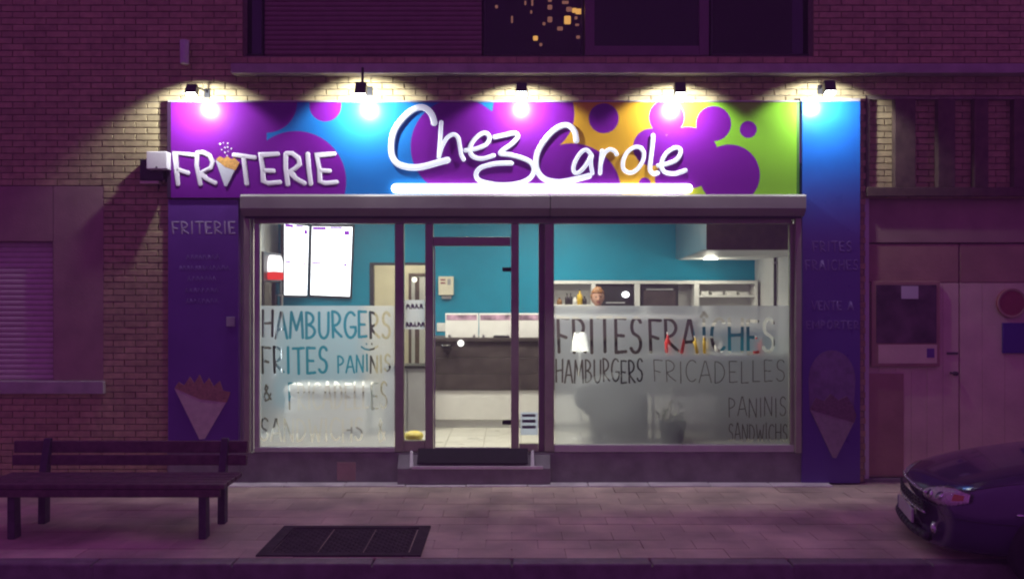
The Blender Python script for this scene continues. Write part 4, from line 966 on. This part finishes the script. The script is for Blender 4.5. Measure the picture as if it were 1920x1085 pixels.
# head joined into the same mesh: shaped sphere with brow, nose, chin, ears
hm = bmesh.new(); bmesh.ops.create_uvsphere(hm, u_segments=36, v_segments=26, radius=1)
for v in hm.verts:
    x_, y_, z_ = v.co
    X_ = x_ * .078 * (1 - .22 * max(0, -z_) ** 1.3); Y_ = y_ * .098; Z_ = z_ * .122
    if y_ < 0:
        Y_ *= .93
        n_ = math.exp(-(X_ / .014) ** 2) * math.exp(-((Z_ + .018) / .026) ** 2); Y_ -= .026 * n_
        for sx_ in (-1, 1):
            Y_ += .012 * math.exp(-((X_ - sx_ * .032) / .016) ** 2) * math.exp(-((Z_ - .012) / .013) ** 2)
        Y_ -= .006 * math.exp(-((Z_ - .038) / .012) ** 2); Y_ -= .008 * math.exp(-((Z_ + .10) / .02) ** 2) * math.exp(-(X_ / .03) ** 2)
        Y_ += .004 * math.exp(-((Z_ + .055) / .006) ** 2) * math.exp(-(X_ / .03) ** 2)
    v.co = (X_, Y_, Z_)
me_h = bpy.data.meshes.new('h'); hm.to_mesh(me_h); hm.free()
me_h.transform(Matrix.Translation(head_c)); bm.from_mesh(me_h)
for f in bm.faces:
    c = f.calc_center_median() - head_c
    if abs(c.z) < .13 and abs(c.x) < .1 and abs(c.y) < .13:
        f.material_index = 0; f.smooth = True
        if abs(c.z + .055) < .008 and abs(c.x) < .024 and c.y < -.05: f.material_index = 2
ears = MB()
for s in (-1, 1): ears.ell(head_c + Vector((s * .077, .01, -.005)), (.012, .022, .032), 10, 8)
bm.from_mesh(ears.mesh('e'))
bm.to_mesh(body); bm.free()
for m_ in (M['skin'], M['top'], M['lip']): body.materials.append(m_)
bo = obj('body', body, None, pe, smooth=True)
for s in (-1, 1): MB().ell(head_c + Vector((s * .031, -.079, .012)), (.011, .008, .007), 10, 8).build('eye', M['eye'], bo, smooth=True)
hr = bmesh.new(); bmesh.ops.create_uvsphere(hr, u_segments=40, v_segments=26, radius=1)
for v in hr.verts:
    x_, y_, z_ = v.co; k_ = 1 + .05 * math.sin(x_ * 17 + z_ * 9) + .04 * math.sin(y_ * 23 + x_ * 5)
    v.co = Vector((x_ * .088 * k_, y_ * .108 * k_ + .012, z_ * .118 * k_ + .022))
bmesh.ops.delete(hr, geom=[v for v in hr.verts if v.co.z < (.055 if v.co.y < -.03 else (-.01 if v.co.y < .03 else -.075))], context='VERTS')
me_h = bpy.data.meshes.new('hair'); hr.to_mesh(me_h); hr.free(); me_h.transform(Matrix.Translation(head_c)); ho = obj('hair', me_h, M['hair'], bo, smooth=True)
so = ho.modifiers.new('sol', 'SOLIDIFY'); so.thickness = .01

# ------------------------------------------------------------------ alarm box on the left wall
al = thing('alarm_box', 'pale alarm box over a dark wall speaker at the left end of the sign', 'alarm box', P(293, 345, YB))
pbox('speaker_body', 262, 298, 306, 338, -.06, .145, M['blackplastic'], al, .006)
pbox('cover', 274, 284, 313, 317, -.16, .11, M['white'], al, .008)
pbox('base_plate', 262, 339, 297, 344, -.05, .13, M['cream'], al, .003)
MB().tube([P(297, 343, .02), P(299, 356, .06), P(305, 372, .08), P(306, 400, .085)], .006, 6).build('cable', M['black'], al)
MB().tube([P(301, 326, -.03), P(307, 338, -.03), P(306, 344, .08)], .010, 8).build('bracket', M['cream'], al)
pbox('lock_screw', 292, 312, 295, 315, -.163, .004, M['black'], al, 0)

# ------------------------------------------------------------------ bench
bx0, bx1 = -4.22, -2.22; yf, yr = -2.03, -1.50
be = thing('bench', 'dark wooden slatted bench with a backrest on the pavement at the left', 'bench', ((bx0 + bx1) / 2, (yf + yr) / 2, 0))
for i in range(5):
    y = yf - .03 + i * .098; box('seat_slat', bx0 + .05, bx1 - .03 + random.uniform(0, .008), y, y + .085, .40, .437, M['bench'], be, .006)
box('front_rail', bx0 + .05, bx1 - .06, yf - .028, yf + .0, .335, .396, M['bench'], be, .006)
for z0_, z1_, dy in ((.475, .56, -.02), (.575, .675, .01)): box('back_slat', bx0, bx1 - .02, yr + .02 + dy, yr + .055 + dy, z0_, z1_, M['bench'], be, .006)
for lx in (-2.43, -3.93):
    MB().prism([(lx - .03, yf, 0), (lx - .03, yf + .10, 0), (lx - .03, yf + .085, .398), (lx - .03, yf, .398)], (.06, 0, 0)).build('leg', M['iron'], be, .006)
    MB().prism([(lx - .03, yr - .08, 0), (lx - .03, yr + .01, 0), (lx - .03, yr + .02, .42), (lx - .03, yr + .055, .70), (lx - .03, yr + .015, .70), (lx - .03, yr - .07, .42)], (.06, 0, 0)).build('leg', M['iron'], be, .006)
    box('seat_bearer', lx - .028, lx + .028, yf + .088, yr - .085, .355, .398, M['iron'], be, .004)
# ------------------------------------------------------------------ ground cover
gx0, gx1, gy0, gy1 = -1.88, -0.67, -2.48, -1.66
M['cover'] = mat('rusty_dark_cover', (0.06, 0.045, 0.05), 0.9, var=0.35, scale=9, bump=0.4, bscale=90, spec=0.15)
gr = thing('ground_cover', 'dark rectangular metal ground cover with a frame set in the pavement', 'ground cover', ((gx0 + gx1) / 2, gy0, 0))
fm_ = MB().box(gx0, gx1, gy0, gy0 + .07, -.03, .012).box(gx0, gx1, gy1 - .07, gy1, -.03, .012).box(gx0, gx0 + .09, gy0 + .07, gy1 - .07, -.03, .012).box(gx1 - .09, gx1, gy0 + .07, gy1 - .07, -.03, .012)
fm_.build('frame', M['cover'], gr, 0)
for i in range(3):
    a = gx0 + .095 + i * (gx1 - gx0 - .19) / 3; b = a + (gx1 - gx0 - .19) / 3 - .008
    pl = box('plate', a, b, gy0 + .076, gy1 - .076, -.03, .007, M['cover'], gr, .003)
    tr = MB()
    for u in range(9):
        for v_ in range(16):
            cx_, cy_ = a + .025 + u * (b - a - .05) / 8, gy0 + .1 + v_ * (gy1 - gy0 - .2) / 15; s_ = 1 if (u + v_) % 2 else -1
            tr.prism([(cx_ - .014, cy_ - s_ * .008, .007), (cx_ - .010, cy_ - s_ * .012, .007), (cx_ + .014, cy_ + s_ * .008, .007), (cx_ + .010, cy_ + s_ * .012, .007)], (0, 0, .003))
    tr.build('tread_pattern', M['cover'], pl, 0, kind='stuff')


# ------------------------------------------------------------------ car, parked half on the pavement
M['paint'] = mat('dark_car_paint', (0.065, 0.042, 0.10), 0.18, var=0.1, scale=3, coat=0.6); M['car_black'] = mat('car_black_trim', (0.012, 0.012, 0.014), 0.5)
M['chrome'] = mat('chrome', (0.8, 0.8, 0.8), 0.12, metal=1.0, var=0.05, scale=30, bump=0.6, bscale=90); M['amber_lens'] = mat('amber_lens', (0.80, 0.38, 0.10), 0.25, var=0.1); M['lens_glass'] = glass_mat('headlight_glass', (0.95, 0.95, 0.95))
M['reflector'] = mat('headlight_reflector', (0.90, 0.90, 0.80), 0.2, metal=0.15, var=0.25, scale=60, bump=0.8, bscale=70)
CP = Vector((3.10, -2.02, -0.12))
car = thing('parked_car', 'dark glossy car with its nose showing at the lower right corner', 'car', tuple(CP))
def nosex(x, y, wmax=.82): return x - .30 * (abs(y) / wmax) ** 3.0 * math.exp(x / .55)
stn = [ # x, half width, z bottom, z waist, z shoulder, z top
 (0.0, .62, .24, .40, .56, .60), (-.03, .70, .21, .42, .62, .665), (-.14, .765, .20, .44, .68, .735), (-.40, .81, .19, .46, .74, .815), (-.80, .83, .19, .48, .80, .90), (-1.20, .84, .19, .48, .86, .96),
 (-1.45, .85, .19, .48, .90, .97), (-2.2, .86, .19, .48, .92, .96), (-3.0, .85, .19, .48, .94, .97), (-3.6, .82, .22, .50, .94, .97), (-3.95, .74, .28, .52, .90, .93), (-4.05, .60, .34, .52, .84, .86)]
cb_ = MB(); NS = 14
for (x_, w_, zb_, zw, zs_, zt_) in stn:
    half = [(0, zb_), (w_ * .55, zb_), (w_ * .92, zb_ + .03), (w_, zb_ + .16), (w_ * 1.0, zw), (w_ * .985, (zw + zs_) / 2), (w_ * .93, zs_), (w_ * .70, zt_ - .015)]
    ring = half + [(0, zt_)] + [(-a, b) for a, b in half[:0:-1]]
    for a, b in ring: cb_.v.append((-nosex(x_, a), a, b))
NR = 16
for i in range(len(stn) - 1):
    for k_ in range(NR): cb_.f.append((i * NR + k_, i * NR + (k_ + 1) % NR, (i + 1) * NR + (k_ + 1) % NR, (i + 1) * NR + k_))
cb_.f.append(tuple(range(NR))); cb_.f.append(tuple(range((len(stn) - 1) * NR, len(stn) * NR)))
def cobj(name, mb, mt, par=None, sub=0, bev=0, smooth=True):
    me = mb.mesh(name); o = bpy.data.objects.new(name, me); COL.objects.link(o); me.materials.append(mt); o.parent = par or car; WL[o] = Vector()
    if smooth:
        for p in me.polygons: p.use_smooth = True
    if bev: m_ = o.modifiers.new('b', 'BEVEL'); m_.width = bev; m_.segments = 2
    if sub: m_ = o.modifiers.new('s', 'SUBSURF'); m_.levels = sub; m_.render_levels = sub
    return o
cbody = cobj('body', cb_, M['paint'], sub=2)
gh = MB()
for (x_, w_, z_) in [(1.15, .74, .94), (1.75, .64, 1.36), (2.3, .62, 1.44), (3.1, .61, 1.42), (3.75, .60, 1.25), (3.98, .62, .93)]:
    for a, b in ((w_ + (.10 if z_ > 1 else .04), .93), (w_, z_ - .04 if z_ > 1 else .945), (w_ * .8, z_ + .0), (-w_ * .8, z_ + .0), (-w_, z_ - .04 if z_ > 1 else .945), (-w_ - (.10 if z_ > 1 else .04), .93)): gh.v.append((x_, a, b))
for i in range(5):
    for k_ in range(5): gh.f.append((i * 6 + k_, i * 6 + k_ + 1, (i + 1) * 6 + k_ + 1, (i + 1) * 6 + k_))
M['car_glass'] = mat('dark_car_glass', (0.01, 0.01, 0.015), 0.06, var=0)
cobj('greenhouse', gh, M['car_glass'], smooth=False, bev=.02)
cobj('roof', MB().prism([(1.76, -.52, 1.375), (1.76, .52, 1.375), (2.3, .52, 1.455), (2.3, -.52, 1.455)], (0, 0, .012)).prism([(2.3, -.52, 1.455), (2.3, .52, 1.455), (3.15, .51, 1.435), (3.15, -.51, 1.435)], (0, 0, .012)), M['paint'], smooth=False)
from mathutils.bvhtree import BVHTree
bpy.context.view_layer.update()
_dg = bpy.context.evaluated_depsgraph_get(); _ev = cbody.evaluated_get(_dg).to_mesh()
BV = BVHTree.FromPolygons([v.co.copy() for v in _ev.vertices], [tuple(p.vertices) for p in _ev.polygons])
def onbody(o, d):
    h = BV.ray_cast(Vector(o), Vector(d).normalized())
    if h[0] is None: h = BV.find_nearest(Vector(o))
    n_ = h[1] if h[1].dot(Vector(d)) < 0 else -h[1]
    return h[0], n_
def corner(s, u, v, grow=1.0):
    # u runs from the grille round the corner to the wing, v up; the lamp sweeps back and up
    a = math.radians(14 + 44 * u); c = Vector((.62, s * .18, 0)); hh = (.018 + .048 * math.sin(math.pi * min(1, max(0, u * .8 + .12)))) * grow
    z = .615 + .045 * u + (v - .5) * 2 * hh
    d = Vector((math.cos(a), -s * math.sin(a), 0))
    return (c.x - d.x * 2, c.y - d.y * 2, z), d
def patch(s, u0, u1, off, grow=1.0, nu=16, nv=8):
    m = MB()
    for i in range(nu + 1):
        for j in range(nv + 1):
            p, nn = onbody(*corner(s, u0 + (u1 - u0) * i / nu, j / nv, grow)); e = 1 - (abs(j / nv - .5) * 2) ** 4
            m.v.append(tuple(p + nn * off * max(.05, e)))
    for i in range(nu):
        for j in range(nv): k = i * (nv + 1) + j; m.f.append((k, k + 1, k + nv + 2, k + nv + 1))
    return m
def seam(name, rays, rad=.004, mt='car_black', off=0.0):
    pts = []
    for o_, d_ in rays:
        p, nn = onbody(o_, d_); pts.append(p + nn * off)
    return cobj(name, MB().tube(pts, rad, 6), M[mt])
for s in (-1, 1):
    seam('bonnet_seam', [((x_ * .1 + .22, s * (.63 + .012 * x_), 2), (0, 0, -1)) for x_ in range(10)])
    seam('bumper_seam', [((.62 - 2 * math.cos(math.radians(a)), s * (.18 + 2 * math.sin(math.radians(a))), .50), (math.cos(math.radians(a)), -s * math.sin(math.radians(a)), 0)) for a in range(34, 92, 6)])
    seam('wing_seam', [((1.18, s * 2, .25 + .06 * k_), (0, -s, 0)) for k_ in range(11)])
seam('bonnet_lip', [((-1, -.5 + .1 * k_, .60), (1, 0, 0)) for k_ in range(11)])
for s in (-1, 1):
    for wx in (.86, 3.30):
        wh = cobj('wheel', MB().lathe((wx, s * .78, .30), [(.001, -.09), (.18, -.09), (.20, -.1), (.285, -.1), (.31, -.06), (.31, .06), (.285, .1), (.20, .1), (.18, .09), (.001, .09)], 28, 'y'), M['rubber'])
        cobj('rim', MB().lathe((wx, s * .885, .30), [(.001, 0), (.06, -.01), (.17, .0), (.19, s * .012), (.19, -.05)], 20, 'y'), M['steel'], wh)
    # headlight laid onto the corner of the nose: reflector bowl, cups, amber indicator, clear lens
    hl = cobj('headlight', patch(s, 0, 1, .004), M['reflector'])
    cobj('lens', patch(s, 0, 1, .012), M['lens_glass'], hl); cobj('surround', patch(s, -.06, 1.06, .001, 1.25), M['car_black'], hl)
    cobj('indicator', patch(s, .74, .92, .008, .5), M['amber_lens'], hl)
    for u in (.25, .5):
        p, nn = onbody(*corner(s, u, .5)); p = p + nn * .006
        cobj('reflector', MB().cyl(p, p + nn * .006, .034, .038, 18), M['chrome'], hl)
    xf = -nosex(-.03, .52) - .02
    fg = cobj('fog_lamp', MB().lathe((0, 0, 0), [(.001, -.012), (.035, -.008), (.045, 0), (.048, .02)], 18, 'y'), M['chrome']); fg.location = (xf, s * .50, .38); fg.rotation_euler = (0, 0, math.radians(-90 + s * 22))
    cobj('side_marker', MB().ell((.62, s * .815, .58), (.03, .012, .012), 10, 8), M['chrome'])
    mr_ = cobj('mirror', MB().ell((1.42, s * .98, .98), (.06, .10, .065), 14, 10), M['paint']); cobj('mirror_arm', MB().cyl((1.45, s * .80, .93), (1.43, s * .92, .96), .02), M['car_black'], mr_)
for i in range(4):
    z = .475 + i * .028; pts = [(-nosex(-.02, y) - .015, y, z) for y in [-.42 + .84 * k_ / 12 for k_ in range(13)]]
    cobj('grille_bar', MB().tube(pts, .010, 8), M['car_black'] if i else M['chrome'])
pts = [(-nosex(-.04, y) - .012, y, .63) for y in [-.40 + .8 * k_ / 12 for k_ in range(13)]]; cobj('bonnet_trim', MB().tube(pts, .012, 8), M['chrome'])
pts = [(-nosex(-.01, y) - .02, y, .30) for y in [-.5 + 1.0 * k_ / 12 for k_ in range(13)]]; cobj('lower_intake', MB().tube(pts, .035, 8), M['car_black'])
M['plate'] = mat('number_plate', (0.55, 0.53, 0.50), 0.5, var=0.06)
cobj('number_plate', MB().box(-.022, -.002, -.26, .26, .345, .455), M['plate'], smooth=False, bev=.004)
cobj('plate_band', MB().box(-.0235, -.021, .225, .255, .35, .45), M['sign_blue'], smooth=False)
car.rotation_euler = (math.radians(1.0), 0, math.radians(-12)); car.scale = (.92, .92, .92)

# ------------------------------------------------------------------ volume added to lift the blacks and spread lamp glow
hz_ = MB().box(-31, 31, -31, 7.0, -1.4, 7.2).mesh('lift_volume'); ho_ = bpy.data.objects.new('lift_volume', hz_); COL.objects.link(ho_); ho_['kind'] = 'stuff'
hm_ = bpy.data.materials.new('black_lift_volume'); hm_.use_nodes = True; N = hm_.node_tree.nodes; N.remove(N['Principled BSDF'])
pvn = N.new('ShaderNodeVolumePrincipled'); pvn.inputs['Color'].default_value = (0.92, 0.90, 0.95, 1); pvn.inputs['Density'].default_value = LIFT_DENSITY; pvn.inputs['Anisotropy'].default_value = 0.0
hm_.node_tree.links.new(pvn.outputs[0], N['Material Output'].inputs['Volume']); hz_.materials.append(hm_)
SC.cycles.volume_bounces = 0
